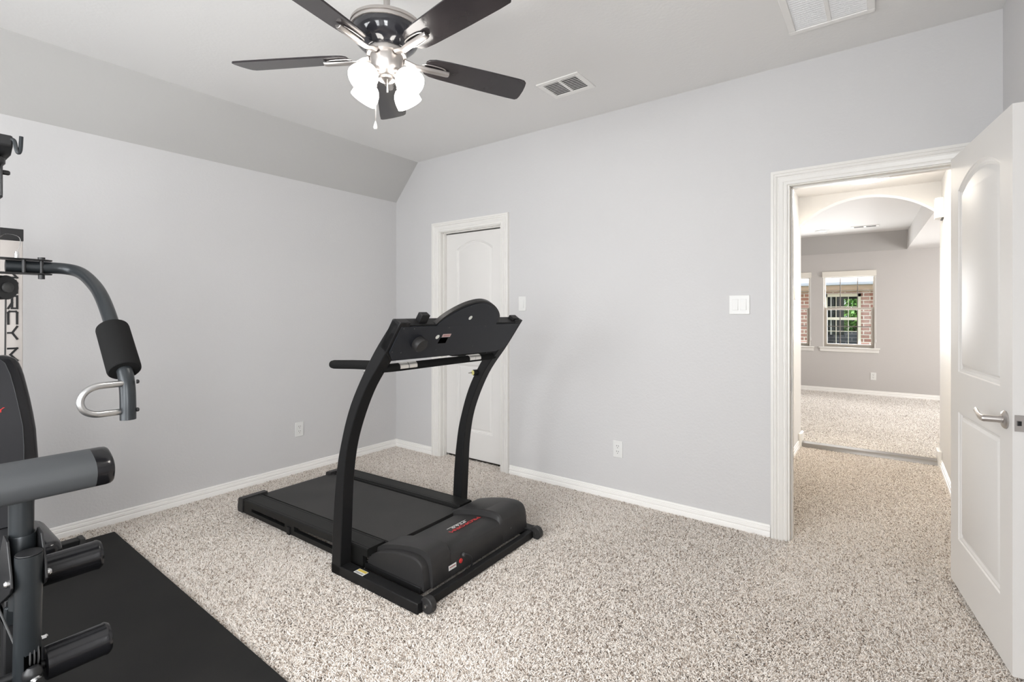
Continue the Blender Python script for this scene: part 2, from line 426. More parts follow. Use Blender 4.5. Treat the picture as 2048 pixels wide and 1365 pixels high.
obj('latch_bolt', MB().prism([(.756, .011, hz-.008), (.756, .024, hz-.008), (.762, .012, hz-.008)], (0, 0, .016)), M['gymdark'], lpz)
for z in (.25, 1.0, 1.78):
    obj('hinge', MB().lathe([(.006, 0), (.006, .09)], (-.004, .039, z), (0, 0, 1), 12), M['nickel'], d2)

# ------------------------------------------------------------------ wall plates (local frame: plate faces -y, x to the right)
def outlet(name, label, loc, rz, group=None):
    r = thing(name, label, 'outlet', loc, rz, group)
    obj('cover_plate', MB().box((-.036, -.006, -.058), (.036, 0, .058)), M['plate'], r, bevel=.003)
    for z in (.0195, -.0195):
        rc = obj('receptacle', MB().lathe([(.0165, 0), (.0165, .002)], (0, -.006, z), (0, -1, 0), 24), M['plate'], r)
        obj('prong_slots', MB().box((-.0085, -.0086, z+.001), (-.0055, -.0079, z+.010)).box((.0055, -.0086, z+.001), (.0085, -.0079, z+.009)).lathe([(.0028, 0), (.0028, .0007)], (0, -.0079, z-.008), (0, -1, 0), 12), M['slot'], rc)
    obj('screw', MB().lathe([(.003, 0), (.003, .001)], (0, -.006, 0), (0, -1, 0), 10), M['plate'], r)
    return r
ol = outlet('wall_outlet', 'white duplex outlet low on the left grey wall by the corner', (XA, 2.222, .354), R(90))
dup(ol, (-1.490, YB, .354), 0, 'white duplex outlet on the back wall between treadmill and hall door')
dup(ol, (-.118, FY, .335), 0, 'small white outlet below the window of the far room')
dup(ol, (HL, 4.90, .37), R(90), 'white outlet seen edge-on on the left wall of the hall')
def switch(name, label, loc, n, w):
    r = thing(name, label, 'light switch', loc)
    obj('cover_plate', MB().box((-w/2, -.006, -.058), (w/2, 0, .058)), M['plate'], r, bevel=.003)
    for k in range(n):
        x = (k-(n-1)/2)*.046
        rk = obj('rocker_frame', MB().box((x-.0175, -.0072, -.034), (x+.0175, -.005, .034)), M['plate'], r, bevel=.001)
        obj('rocker', MB().prism([(x-.0155, -.0072, -.032), (x-.0155, -.0120, -.032), (x-.0155, -.0080, .032), (x-.0155, -.0072, .032)], (.031, 0, 0)), M['plate'], rk)
    return r
switch('light_switch', 'wide white double rocker switch by the hall doorway', (-.697, YB, 1.361), 2, .117)
switch('light_switch', 'narrow white single rocker switch right of the closet door', (-2.314, YB, 1.384), 1, .072)

# ------------------------------------------------------------------ hall fittings
t = thing('wall_mounted_thermostat', 'small white thermostat on the left wall of the hall', 'thermostat', (HL, 5.18, 1.49), R(90))
obj('housing', MB().box((-.055, -.028, -.06), (.055, -.004, .06)), M['plate'], t, bevel=.006)
obj('back_plate', MB().box((-.06, -.004, -.066), (.06, 0, .066)), M['plate'], t, bevel=.002)
obj('display', MB().box((-.03, -.0285, .0), (.03, -.0278, .035)), M['filter'], t)
t = thing('door_chime', 'white faceted chime box high on the right hall wall', 'door chime', (HR, 5.44, 2.175), R(-90))
obj('housing', MB().prism([(-.075, 0, -.08), (-.075, -.035, -.08), (-.055, -.055, -.08), (.055, -.055, -.08), (.075, -.035, -.08), (.075, 0, -.08)], (0, 0, .165)), M['plate'], t, bevel=.004)
obj('mounting_plate', MB().box((-.06, -.012, -.09), (.06, 0, -.08)), M['slot'], t)
t = thing('ceiling_light', 'round glowing flush light on the hall ceiling', 'ceiling light', (-.10, 4.87, HZ))
obj('base_ring', MB().lathe([(.180, 0), (.180, -.030), (.170, -.036)], (0, 0, 0), (0, 0, 1), 40), M['plate'], t)
obj('diffuser', MB().lathe([(.170, -.034), (.165, -.052), (.13, -.070), (.08, -.080), (.0, -.084)], (0, 0, 0), (0, 0, 1), 40), M['hall_lamp'], t)
t = thing('threshold_strip', 'flat metal strip across the carpet under the hall arch', 'threshold strip', (-.13, HY, 0))
obj('strip', MB().prism([(-.53, -.02, ZF), (-.53, -.014, .030), (-.53, -.008, .040), (-.53, .040, .050), (-.53, .052, .030)], (1.06, 0, 0)), M['threshold'], t)
t = thing('recessed_ceiling_light', 'small lit can light in the far room ceiling', 'recessed light', (-.709, 8.55, FC))
obj('trim_ring', MB().lathe([(.095, 0), (.095, -.006), (.07, -.008)], (0, 0, 0), (0, 0, 1), 32), M['plate'], t)
obj('lens', MB().lathe([(.07, -.007), (.0, -.010)], (0, 0, 0), (0, 0, 1), 32), M['can'], t)

# ------------------------------------------------------------------ ceiling vents
def vent(name, label, x0, x1, y0, y1, z, nsl):
    r = thing(name, label, 'vent', ((x0+x1)/2, (y0+y1)/2, z))
    w, d = (x1-x0)/2, (y1-y0)/2; b = .032
    fr = MB()
    fr.box((-w, -d, -.008), (w, -d+b, 0)).box((-w, d-b, -.008), (w, d, 0)).box((-w, -d+b, -.008), (-w+b, d-b, 0)).box((w-b, -d+b, -.008), (w, d-b, 0)).box((-.009, -d+b, -.008), (.009, d-b, 0))
    obj('vent_frame', fr, M['vent'], r, bevel=.002)
    obj('vent_cavity', MB().box((-w+b, -d+b, -.0012), (w-b, d-b, -.0002)), M['ventdark'], r)
    for s in (-1, 1):
        xa, xb = sorted((s*.009, s*(w-b)))
        for k in range(nsl):
            y = -d+b + (2*(d-b))*(k+.5)/nsl
            obj('vent_slat', MB().obox(((xa+xb)/2, y, -.0065), ((xb-xa)/2, 0, 0), (0, .0060, .0022), (0, -.0003, .0006)), M['vent'], r)
    return r
vent('ceiling_vent', 'white two-bank louvred air vent on the ceiling right of the fan', -1.738, -1.445, 2.575, 2.815, ZC, 9)
r = thing('ceiling_vent', 'two small air vents in the far room ceiling', 'vent', (-.20, 8.45, FC))
r['label'] = 'small two-bank air vent in the far room ceiling'
obj('vent_frame', MB().box((-.16, -.075, -.006), (.16, .075, 0)), M['vent'], r, bevel=.002)
for s in (-1, 1):
    obj('vent_slat', MB().box((s*.07-.055, -.05, -.0075), (s*.07+.055, .05, -.0055)), M['ventdark'], r)
# return-air grille with filter
r = thing('return_air_grille', 'large white return air grille with pleated filter on the ceiling', 'air grille', (-.205, 2.62, ZC))
w, y1, y0, b = .178, .268, -.30, .032
fr = MB().box((-w, y0, -.010), (w, y0+b, 0)).box((-w, y1-b, -.010), (w, y1, 0)).box((-w, y0+b, -.010), (-w+b, y1-b, 0)).box((w-b, y0+b, -.010), (w, y1-b, 0))
obj('grille_frame', fr, M['vent'], r, bevel=.003)
obj('mullion', MB().box((-.012, y0+b, -.008), (.006, y1-b, 0)), M['vent'], r, bevel=.002)
fl = MB()
n = 26
for k in range(n):
    ya = y0+b + (y1-y0-2*b)*k/n; yb = y0+b + (y1-y0-2*b)*(k+1)/n
    fl.prism([(-w+b, ya, -.0015), (-w+b, (ya+yb)/2, -.0065), (-w+b, yb, -.0015), (-w+b, yb, -.0002), (-w+b, ya, -.0002)], (2*(w-b), 0, 0))
obj('pleated_filter', fl, M['filter'], r)

# ------------------------------------------------------------------ ceiling fan
FX, FYc, BZ = -1.660, 1.348, 2.379
fan = thing('ceiling_fan', 'five-blade ceiling fan with dark blades and four lit glass shades', 'ceiling fan', (FX, FYc, ZC))
def fo(name, mb, m, **k): return obj(name, mb, m, k.pop('parent', fan), world=True, **k)
C0 = (FX, FYc, 0)
fo('ceiling_canopy', MB().lathe([(.0, ZC), (.07, ZC), (.068, ZC-.02), (.04, ZC-.05), (.015, ZC-.06), (.0, ZC-.06)], C0), M['nickel'])
fo('downrod', MB().lathe([(.0135, ZC-.05), (.0135, 2.50)], C0, seg=20), M['nickel'])
fo('motor_top_ring', MB().lathe([(.02, 2.520), (.10, 2.520), (.146, 2.512), (.148, 2.500), (.143, 2.4975), (.143, 2.4945), (.147, 2.492), (.146, 2.484), (.138, 2.482)], C0, seg=56), M['nickel'])
fo('motor_housing', MB().lathe([(.140, 2.484), (.139, 2.470), (.134, 2.452), (.124, 2.434), (.108, 2.418), (.092, 2.408), (.080, 2.402)], C0, seg=56), M['blackgloss'])
fo('flywheel_hub', MB().lathe([(.080, 2.404), (.082, 2.396), (.080, 2.384), (.060, 2.380)], C0, seg=48), M['nickel'])
fo('light_kit_body', MB().lathe([(.066, 2.384), (.068, 2.376), (.066, 2.350), (.058, 2.322), (.046, 2.300), (.036, 2.294), (.034, 2.284), (.020, 2.276), (.010, 2.271), (.0, 2.270)], C0, seg=48), M['nickel'])
A0 = 65.76
for k in range(5):
    a = R(A0+72*k); ux = Vector((math.cos(a), math.sin(a), 0)); uy = Vector((-math.sin(a), math.cos(a), 0)); uz = Vector((0, 0, 1))
    pit = R(-13); py = uy*math.cos(pit) + uz*math.sin(pit); pz = uz*math.cos(pit) - uy*math.sin(pit)
    c = Vector((FX, FYc, BZ))
    outl = [(.165, -.030), (.175, -.044), (.20, -.054), (.26, -.060), (.45, -.067), (.60, -.070), (.628, -.068), (.642, -.058), (.650, -.035), (.657, .0), (.660, .040), (.658, .060), (.648, .069), (.60, .070), (.45, .067), (.26, .060), (.20, .054), (.175, .044), (.165, .030)]
    pts = [c + ux*x + py*y for x, y in outl]
    bl = fo('fan_blade', MB().prism(pts, pz*.007), M['blade'], bevel=.0015, parent=fan)
    # blade iron: a channel from the hub to under the blade
    ir = MB()
    pl = [(.072, -.000, .018), (.100, -.004, .017), (.125, -.012, .015), (.150, -.012, .0155), (.265, -.010, .0155), (.275, -.008, .013)]
    rs = []
    for x, dz, hw in pl:
        q = c + ux*x + uz*(dz if x < .15 else 0) + (pz*dz if x >= .15 else Vector())
        wv = uy if x < .12 else py
        nv = uz if x < .12 else pz
        rs.append([q - wv*hw, q - wv*hw*.55 - nv*.009, q + wv*hw*.55 - nv*.009, q + wv*hw, q + wv*hw + nv*.004, q - wv*hw + nv*.004])
    ir.rings(rs)
    i_o = fo('blade_iron', ir, M['nickel'], bevel=.0015, parent=fan)
    for s in (-1, 1):
        ir2 = MB()
        lp = [(.150, s*.012), (.165, s*.021), (.20, s*.024), (.240, s*.021), (.258, s*.012)]
        ir2.tube([c + ux*x + py*y - pz*.003 for x, y in catmull(lp, 4)], .0028, 8)
        fo('iron_loop', ir2, M['nickel'], parent=fan)
cam_az = 90 + 36.762 + 14.2          # the light kit's arms stand at 45 degrees to the camera's view
bulbs = []
for k in range(4):
    a = R(cam_az + 45 + 90*k); h = Vector((math.cos(a), math.sin(a), 0)); d = (h*.70 + Vector((0, 0, -1))*.71).normalized()
    n0 = Vector((FX, FYc, 2.308)) + h*.066
    arm = [Vector((FX, FYc, 2.312)) + h*.03, n0, n0 + d*.018]
    sh_arm = fo('light_arm', MB().tube(arm, [.011, .011, .015], 16).lathe([(.015, .014), (.021, .020), (.023, .034), (.019, .036)], n0, d, 24), M['nickel'], parent=fan)
    prof = [(.020, .030), (.030, .034), (.041, .044), (.050, .060), (.0545, .078), (.056, .096), (.0565, .106), (.0535, .106), (.0525, .095), (.050, .078), (.044, .060), (.034, .048), (.018, .040)]
    bulbs.append(n0 + d*.088)
    fo('glass_shade', MB().lathe(prof, n0, d, 36, cap=True), M['shade'], parent=fan)
for dx, dy, zt, zb, bob in ((-.043, -.015, 2.30, 2.105, True), (.008, -.020, 2.292, 2.225, False)):
    rr = np.array([math.cos(R(36.762)), math.sin(R(36.762))]); ff = np.array([-math.sin(R(36.762)), math.cos(R(36.762))])
    q = np.array([FX, FYc]) + rr*dx + ff*dy
    ch = fo('pull_chain', MB().tube([(q[0], q[1], zt), (q[0], q[1], zb)], .0022 if bob else .003, 8), M['nickel'])
    if bob:
        fo('chain_bob', MB().lathe([(.002, .030), (.006, .016), (.0085, .006), (.006, -.002), (.0, -.004)], (q[0], q[1], zb-.028), (0, 0, 1), 16), M['plate'], parent=fan)

# ------------------------------------------------------------------ treadmill (own frame: x forward, y across, z up)
TM = thing('treadmill', 'black folding treadmill with curved uprights standing on the carpet', 'treadmill', (-2.2, 1.465, 0), R(1.2))
def to(name, mb, m, parent=TM, **k): return obj(name, mb, m, parent, **k)
L = catmull([(-.035, 0), (-.022, .246), (-.001, .452), (.035, .633), (.121, .865), (.275, 1.102), (.435, 1.287)], 6)
Rr = catmull([(.035, 0), (.050, .263), (.066, .50), (.112, .705), (.222, .93), (.362, 1.108), (.480, 1.268)], 6)
prof = L + Rr[::-1]
for y in (0., .900):
    up = to('upright', MB().prism([(x, y, z) for x, z in prof], (0, .065, 0)), M['tm'], bevel=.004)
to('upright_bolt', MB().lathe([(.007, 0), (.006, .003), (.0, .004)], (.225, 0, 1.035), (0, -1, 0), 14), M['chrome'])
S = Vector((.564, 0, .826)); N = Vector((.826, 0, -.564)); PC = Vector((.362, 0, 1.102))
def pc(y, s, n=0.): return PC + Vector((0, y, 0)) + S*s + N*n
dome = catmull([(.735, .187), (.715, .235), (.655, .283), (.575, .318), (.49, .330), (.40, .311), (.325, .274), (.265, .228), (.235, .187)], 6)
outl = [(.0, .187), (.0, .03), (.05, -.022), (.87, -.027), (.945, .005), (.955, .19)]
to('console_body', MB().prism([pc(y, s, -.052) for y, s in outl], N*.052), M['tm'], bevel=.004)
to('console_dome', MB().prism([pc(y, s, -.022) for y, s in [(.75, .17)] + dome + [(.235, .17)]], N*.022), M['tmplastic'], bevel=.004)
ins = catmull([(.715, .180), (.700, .233), (.645, .275), (.570, .308), (.49, .3195), (.405, .300), (.332, .264), (.275, .219), (.243, .180)], 6)
outl2 = [(.016, .180), (.016, .036), (.056, -.014), (.866, -.019), (.932, .010), (.942, .180), (.74, .180)] + ins
pn = to('console_back_cover', MB().prism([pc(y, s, .0002) for y, s in outl2], N*.005), M['tmpanel'], bevel=.001)
for y, s in ((.035,.171),(.10,.169),(.087,.031),(.03,.04),(.32,.031),(.337,.167),(.42,.298),(.576,.297),(.625,.169),(.605,.034),(.83,.030),(.89,.037),(.855,.170),(.915,.172),(.71,.20)):
    to('screw', MB().lathe([(.0036, 0), (.003, .0015), (0, .0015)], pc(y, s, .005), N, 10), M['slot'], pn)
for y, s, r_ in ((.284, .113, .0125), (.461, .227, .0125)):
    to('round_sticker', MB().lathe([(r_, 0), (r_, .0006)], pc(y, s, .0051), N, 24), M['glow'], pn)
def decal(name, c, u, v, m, parent, th=.0006):
    u, v = Vector(u), Vector(v); w = u.cross(v).normalized()*th
    return to(name, MB().obox(Vector(c)+w, u, v, w), m, parent)
lb = decal('label', pc(.345, .1195, .0051), (0, .030, 0), S*.0095, mat('pink_label', (.62, .45, .43), .5), pn)
decal('label_print', pc(.345, .1195, .0064), (0, .023, 0), S*.003, mat('faded_red', (.42, .20, .19), .5), lb, .0002)
decal('access_hole_shade', pc(.337, .088, .0052), (0, .028, 0), S*.017, mat('hole_shade_black', (.001, .001, .001), .9, spec=0), pn, .0003)  # flat black patch paints the shade inside the hole
to('speed_knob', MB().lathe([(.0, 0), (.036, 0), (.0375, .004), (.0365, .030), (.033, .036), (.0, .037)], pc(.165, .088, .004), N, 36), M['tmplastic'])
to('console_block', MB().obox(pc(.160, .200, -.030), (0, .027, 0), S*.030, N*.016), M['tm'], bevel=.004)
to('console_ledge', MB().obox(pc(.915, .196, -.030), (0, .030, 0), S*.010, N*.020), M['tm'], bevel=.003)
# hand rails
bar = catmull([(.292, .040, 1.048), (.294, .12, 1.046), (.302, .26, 1.047), (.305, .48, 1.048), (.300, .72, 1.047), (.292, .86, 1.046), (.288, .925, 1.048)], 5)
cb = to('cross_handlebar', MB().tube(bar, .0205, 24), M['foam'])
for y0 in (.145, .200, .660, .712):
    mb = MB(); rs = []
    for y in (y0, y0+.050):
        q_ = min(range(len(bar)), key=lambda k: abs(bar[k][1]-y)); xx, zz = bar[q_][0], bar[q_][2]
        o_ = [(xx+.0228*math.cos(R(t_)), y, zz+.0228*math.sin(R(t_))) for t_ in range(-20, 171, 19)]
        i_ = [(xx+.0200*math.cos(R(t_)), y, zz+.0200*math.sin(R(t_))) for t_ in range(-20, 171, 19)][::-1]
        rs.append(o_ + i_)
    mb.rings(rs)
    to('pulse_plate', mb, M['pulse'], cb)
for y in (.036, .928):
    hp = [(.30, y, 1.064), (.10, y, 1.056), (-.06, y, 1.047), (-.078, y, 1.046), (-.088, y, 1.0455)]
    to('hand_rail', MB().tube(hp, [.0225, .0225, .0225, .0195, .008], 20), M['foam'])
pk = to('storage_latch_knob', MB().lathe([(.019, 0), (.019, .022), (.016, .026)], (.172, .900, .937), (-.35, -1, 0), 20), M['tm'])
to('latch_ring', MB().lathe([(.0145, .026), (.0145, .030), (.006, .032)], (.172, .900, .937), (-.35, -1, 0), 20), M['olive'], pk)
to('latch_pin', MB().lathe([(.004, .03), (.004, .055), (.002, .06)], (.172, .900, .937), (-.35, -1, 0), 10), M['chrome'], pk)
# base
for y in (0., .905):
    sr = to('base_rail', MB().box((-.035, y, .0), (.585, y+.060, .050)), M['tm'], bevel=.004)
    if y == 0.:
        st = decal('warning_sticker', (.168, .026, .0502), (.034, 0, 0), (0, .019, 0), M['white'], sr, .0003)
        decal('sticker_band', (.168, .035, .0509), (.031, 0, 0), (0, .0075, 0), M['yellow'], st, .0002)
        for k in range(3):
            decal('sticker_print', (.168, .020-.004*k, .0509), (.028, 0, 0), (0, .0008, 0), M['slot'], st, .0002)
to('front_crossbar', MB().box((.556, .060, .004), (.592, .905, .044)), M['tm'], bevel=.004)
for y in (.030, .905):
    wh = to('transport_wheel', MB().lathe([(.012, 0), (.032, 0), (.036, .004), (.036, .030), (.032, .034), (.012, .034)], (.606, y, .034), (0, 1, 0), 28), M['tmplastic'])
    to('wheel_axle', MB().lathe([(.007, -.006), (.007, .040)], (.606, y, .034), (0, 1, 0), 12), M['chrome'], wh)
# deck
def zt(x): return .108 + (.130-.108)*(x+1.11)/(1.17)
sec = [(0, -.040), (0, -.006), (.005, 0), (.014, 0), (.0155, -.003), (.017, 0), (.098, 0), (.0995, -.003), (.101, 0), (.113, 0), (.116, -.009), (.128, -.010), (.130, -.028), (.130, -.040)]
for y0, s in ((.085, 1), (.890, -1)):
    fr = MB().rings([[(x, y0+s*dy, zt(x)+dz) for dy, dz in sec] for x in (-1.12, .14)])
    rl = to('foot_rail', fr, M['tmrail'], smooth=25)
    sk = MB()
    ya, yb = sorted((y0+s*.002, y0+s*.030))
    sk.box((-1.12, ya, .022), (.10, yb, .050))
    for xa, xb in ((-1.12, -1.00), (-.62, -.52), (-.12, .10)): sk.box((xa, ya, .045), (xb, yb, .098))
    to('rail_skirt', sk, M['tmrail'], rl, bevel=.002)
    yc, yd = sorted((y0-s*.006, y0+s*.004))
    to('skirt_clip', MB().box((-.585, yc, .020), (-.555, yd, .066)), M['tm'], rl, bevel=.003)
    ec = MB(); 
    ya, yb = sorted((y0-s*.004, y0+s*.165))
    ec.prism([(-1.165, ya, .020), (-1.172, ya, .040), (-1.160, ya, .104), (-1.150, ya, .112), (-1.105, ya, .114), (-1.105, ya, .020)], (0, yb-ya, 0))
    to('rear_end_cap', ec, M['tmplastic'], rl, bevel=.003)
bt = [(.16, zt(.16)-.014), (-1.10, zt(-1.10)-.012)]
for k in range(9):
    a = R(90+180*k/8); bt.append((-1.125+.024*math.cos(a), .072+.024*math.sin(a)))
bt += [(-1.10, .046), (.16, .046)]
to('running_belt', MB().prism([(x, .225, z) for x, z in bt], (0, .525, 0)), M['belt'], bevel=.002)
to('deck_crossmember', MB().box((-.03, .09, .020), (.02, .885, .050)), M['tm'])
to('motor_pan', MB().box((.10, .10, .014), (.50, .87, .048)), M['tm'], bevel=.004)
# motor hood
P2 = [(.105, .050), (.118, .098), (.165, .134), (.215, .152), (.29, .170), (.36, .184), (.42, .191), (.465, .191), (.497, .182), (.514, .163), (.523, .135), (.528, .090), (.531, .033)]
P1 = [(.118, .050), (.128, .086), (.170, .112), (.215, .131), (.29, .151), (.36, .163), (.42, .168), (.458, .166), (.484, .156), (.500, .138), (.508, .112), (.514, .080), (.518, .033)]
P3 = [(.178, .050), (.184, .108), (.195, .118), (.23, .128), (.29, .141), (.36, .152), (.42, .158), (.462, .159), (.494, .153), (.512, .138), (.522, .113), (.528, .080), (.531, .033)]
P4 = [(a[0]*.25+b[0]*.75, a[1]*.25+b[1]*.75) for a, b in zip(P1, P2)]
st = [(.106, [(x, z-.006) for x, z in P1]), (.112, P1), (.146, P1), (.149, P2), (.272, P2), (.280, P4), (.292, P3), (.690, P3), (.698, P4), (.708, P2), (.870, P2), (.915, P2), (.936, P4), (.945, [(x, z-.03 if z > .08 else z) for x, z in P1])]
hd = MB()
rs = []
for y, p in st:
    q = catmull(p, 3)
    rs.append([(x, y, z) for x, z in q] + [(q[-1][0]-.01, y, .033), (q[0][0]+.01, y, .050)])
hd.rings(rs)
hood = to('motor_hood', hd, M['tmplastic'], smooth=28)
def hz_(x):                                   # height of the hood's middle section
    q = P3
    for (xa, za), (xb, zb) in zip(q, q[1:]):
        if xa <= x <= xb: return za + (zb-za)*(x-xa)/(xb-xa)
    return .15
slp = Vector((.13, 0, .022)).normalized()
lettering('brand_lettering', 'PROFORM', .235, .030, (.385, .545, .1568), (0, -1, 0), slp, M['redb'], hood)
lettering('model_lettering', 'PT6.0', .105, .020, (.352, .530, .1518), (0, -1, 0), slp, M['white'], hood)
decal('fine_print', (.334, .530, .1490), (0, .075, 0), slp*.0025, M['white'], hood, .0003)
fx = .529
lbl = decal('hood_label', (fx+.001, .285, .078), (0, .027, 0), (-.0006, 0, .0115), M['white'], hood, -.0004)
decal('label_print', (fx+.0022, .285, .080), (0, .022, 0), (-.0002, 0, .0028), bpy.data.materials['faded_red'], lbl, -.0002)
to('reset_switch', MB().lathe([(.0115, 0), (.011, .005), (.006, .007), (.0, .007)], (fx-.001, .345, .082), (1, 0, 0), 20), M['red'], hood)
sk = to('cord_grommet', MB().lathe([(.010, 0), (.010, .006), (.006, .012)], (fx-.002, .365, .104), (1, 0, .1), 16), M['slot'], hood)
cord = catmull([(fx, .365, .105), (fx+.016, .372, .108), (fx+.026, .392, .090), (fx+.026, .402, .060), (fx+.016, .398, .028), (fx-.004, .385, .016)], 6)
to('power_cord', MB().tube(cord, .0038, 10), M['gymdark'], hood)
to('hood_screw', MB().lathe([(.007, 0), (.006, .003), (.0, .003)], (fx-.003, .775, .092), (1, 0, 0), 14), M['slot'], hood)

# ------------------------------------------------------------------ rubber mat and home gym
rm = thing('exercise_mat', 'black rubber mat under the home gym on the carpet', 'mat', (-2.4, .30, 0))
obj('mat_sheet', MB().prism([(-3.66, .950, .004), (-1.0, .922, .004), (-1.0, -.50, .004), (-3.66, -.47, .004)], (0, 0, .008)), M['rubbermat'], rm, world=True, bevel=.002)
GY = .31
gym = thing('home_gym', 'black and grey multi-station home gym on the rubber mat', 'home gym', (-2.6, GY, .0125))
def go(name, mb, m, parent=gym, **k): return obj(name, mb, m, parent, world=True, **k)
MZ = .0145
# frame
go('base_beam', MB().box((-3.55, GY-.03, MZ), (-2.02, GY+.03, MZ+.06)), M['gymdark'], bevel=.004)
st_ = go('rear_stabilizer', MB().box((-3.58, GY-.48, MZ), (-3.52, GY+.45, MZ+.055)), M['gymdark'], bevel=.004)
go('end_cap', MB().box((-3.585, GY+.45, MZ-.002), (-3.515, GY+.475, MZ+.058)), M['slot'], st_, bevel=.004)
go('rear_mast', MB().box((-3.10, GY-.03, MZ+.06), (-3.04, GY+.03, 1.90)), M['gymtube'], bevel=.004)
bm_ = go('top_boom', MB().prism([(-3.16, GY-.03, 1.90), (-2.60, GY-.03, 1.90), (-2.562, GY-.03, 1.925), (-2.562, GY-.03, 1.965), (-3.16, GY-.03, 1.965)], (0, .085, 0)), M['gymdark'], bevel=.006)
hk = catmull([(-2.565, GY+.050, 1.953), (-2.562, GY+.058, 1.946), (-2.560, GY+.063, 1.915), (-2.560, GY+.068, 1.904), (-2.560, GY+.073, 1.914), (-2.560, GY+.075, 1.94), (-2.560, GY+.076, 1.967)], 5)
go('bar_hook', MB().tube(hk, .0062, 10), M['gymtube'])
go('boom_bushing', MB().lathe([(.030, 0), (.044, -.012), (.044, -.030), (.034, -.044), (.018, -.050)], (-2.63, GY, 1.90), (0, 0, 1), 28), M['gymdark'])
go('pivot_bolt', MB().lathe([(.017, 0), (.017, -.05)], (-2.63, GY, 1.862), (0, 0, 1), 14), M['chrome'])
br = MB()
br.box((-2.655, GY+.028, 1.745), (-2.605, GY+.034, 1.862)).box((-2.655, GY-.034, 1.745), (-2.605, GY-.028, 1.862)).box((-2.655, GY-.034, 1.740), (-2.605, GY+.034, 1.746))
bk = go('pivot_bracket', br, M['gymdark'], bevel=.002)
go('bracket_bolt', MB().lathe([(.009, 0), (.009, .018), (.006, .022)], (-2.63, GY+.034, 1.838), (0, 1, 0), 10), M['gymdark'], bk)
go('press_mast', MB().box((-2.66, GY-.027, 1.40), (-2.606, GY+.027, 1.742)), M['gymtube'], bevel=.004)
# press arm, plates and foam
pl = MB()
for z in (1.512, 1.459):
    pl.prism([(-2.64, GY-.02, z), (-2.56, GY-.02, z), (-2.563, GY+.14, z), (-2.580, GY+.166, z), (-2.61, GY+.166, z), (-2.635, GY+.14, z)], (0, 0, .005))
pp = go('arm_pivot_plates', pl, M['gymdark'], bevel=.0015)
go('plate_spacer', MB().lathe([(.006, 1.462), (.006, 1.514)], (-2.575, GY+.085, 0), (0, 0, 1), 10), M['gymdark'], pp)
go('plate_bolt', MB().lathe([(.0, 1.441), (.010, 1.442), (.010, 1.458), (.006, 1.459), (.006, 1.516), (.011, 1.517), (.011, 1.525), (0, 1.526)], (-2.582, GY+.135, 0), (0, 0, 1), 12), M['gymdark'], pp)
cpn = go('locking_pin', MB().lathe([(.007, 1.512), (.007, 1.530), (.005, 1.542), (.0, 1.543)], (-2.588, GY+.068, 0), (0, 0, 1), 12), M['chrome'], pp)
ln = catmull([(-2.588, GY+.068, 1.541), (-2.60, GY+.078, 1.566), (-2.63, GY+.080, 1.60), (-2.66, GY+.05, 1.612), (-2.68, GY+.02, 1.585)], 6)
go('pin_lanyard', MB().tube(ln, .0012, 6), M['chrome'], cpn)
AP = [(-2.603, .350, 1.4875), (-2.600, .443, 1.4875), (-2.592, .515, 1.487), (-2.540, .553, 1.470), (-2.419, .565, 1.420), (-2.304, .563, 1.365), (-2.180, .557, 1.280), (-2.083, .553, 1.188), (-2.015, .553, 1.107), (-1.994, .553, 1.043), (-1.991, .553, .962)]
FA, FB = Vector((-2.176, .557, 1.268)), Vector((-2.020, .554, 1.112))
HP = [(-1.997, .545, 1.081), (-1.980, .500, 1.083), (-1.972, .466, 1.082), (-1.968, .438, 1.068), (-1.967, .426, 1.040), (-1.968, .436, 1.011), (-1.971, .462, .996), (-1.980, .500, .993), (-1.997, .545, .990)]
for sgn in (1, -1):
    mir = lambda p: (p[0], p[1] if sgn == 1 else 2*GY-p[1], p[2])
    ar = go('press_arm', MB().tube([mir(p) for p in catmull(AP, 5)], .0222, 20), M['gymtube'], smooth=40)
    a, b = Vector(mir(FA)), Vector(mir(FB)); d = (b-a).normalized(); a, b = a+d*.010, b-d*.010; ln_ = (b-a).length
    go('foam_grip', MB().lathe([(.022, 0), (.043, 0), (.0465, .004), (.0475, .010), (.0475, ln_-.010), (.0465, ln_-.004), (.043, ln_), (.022, ln_)], a, d, 32), M['foam'], ar)
    go('hand_loop', MB().tube([mir(p) for p in catmull(HP, 5)], .0102, 14), M['loop'], ar)
    for z in (1.085, .992):
        p = mir((-1.985, .574, z))
        go('loop_bolt', MB().lathe([(.007, 0), (.007, .005), (.004, .008)], p, (0.2, sgn, 0), 10), M['gymdark'], ar)
if True:
    pu = go('cable_pulley', MB().lathe([(.008, -.013), (.043, -.013), (.0455, -.010), (.036, -.002), (.036, .002), (.0455, .010), (.043, .013), (.008, .013)], (-2.635, .350, 1.408), (.80, .60, 0), 36), M['gymdark'])
    go('pulley_cap', MB().lathe([(.020, .013), (.019, .020), (.008, .024), (.0, .024)], (-2.635, .350, 1.408), (.80, .60, 0), 24), M['slot'], pu)
    go('pulley_bracket', MB().box((-2.66, .26, 1.395), (-2.62, .34, 1.43)), M['gymdark'], pu, bevel=.002)
go('steel_cable', MB().tube([(-3.26, .440, 1.44), (-3.26, .432, .40)], .0032, 8), M['slot'])
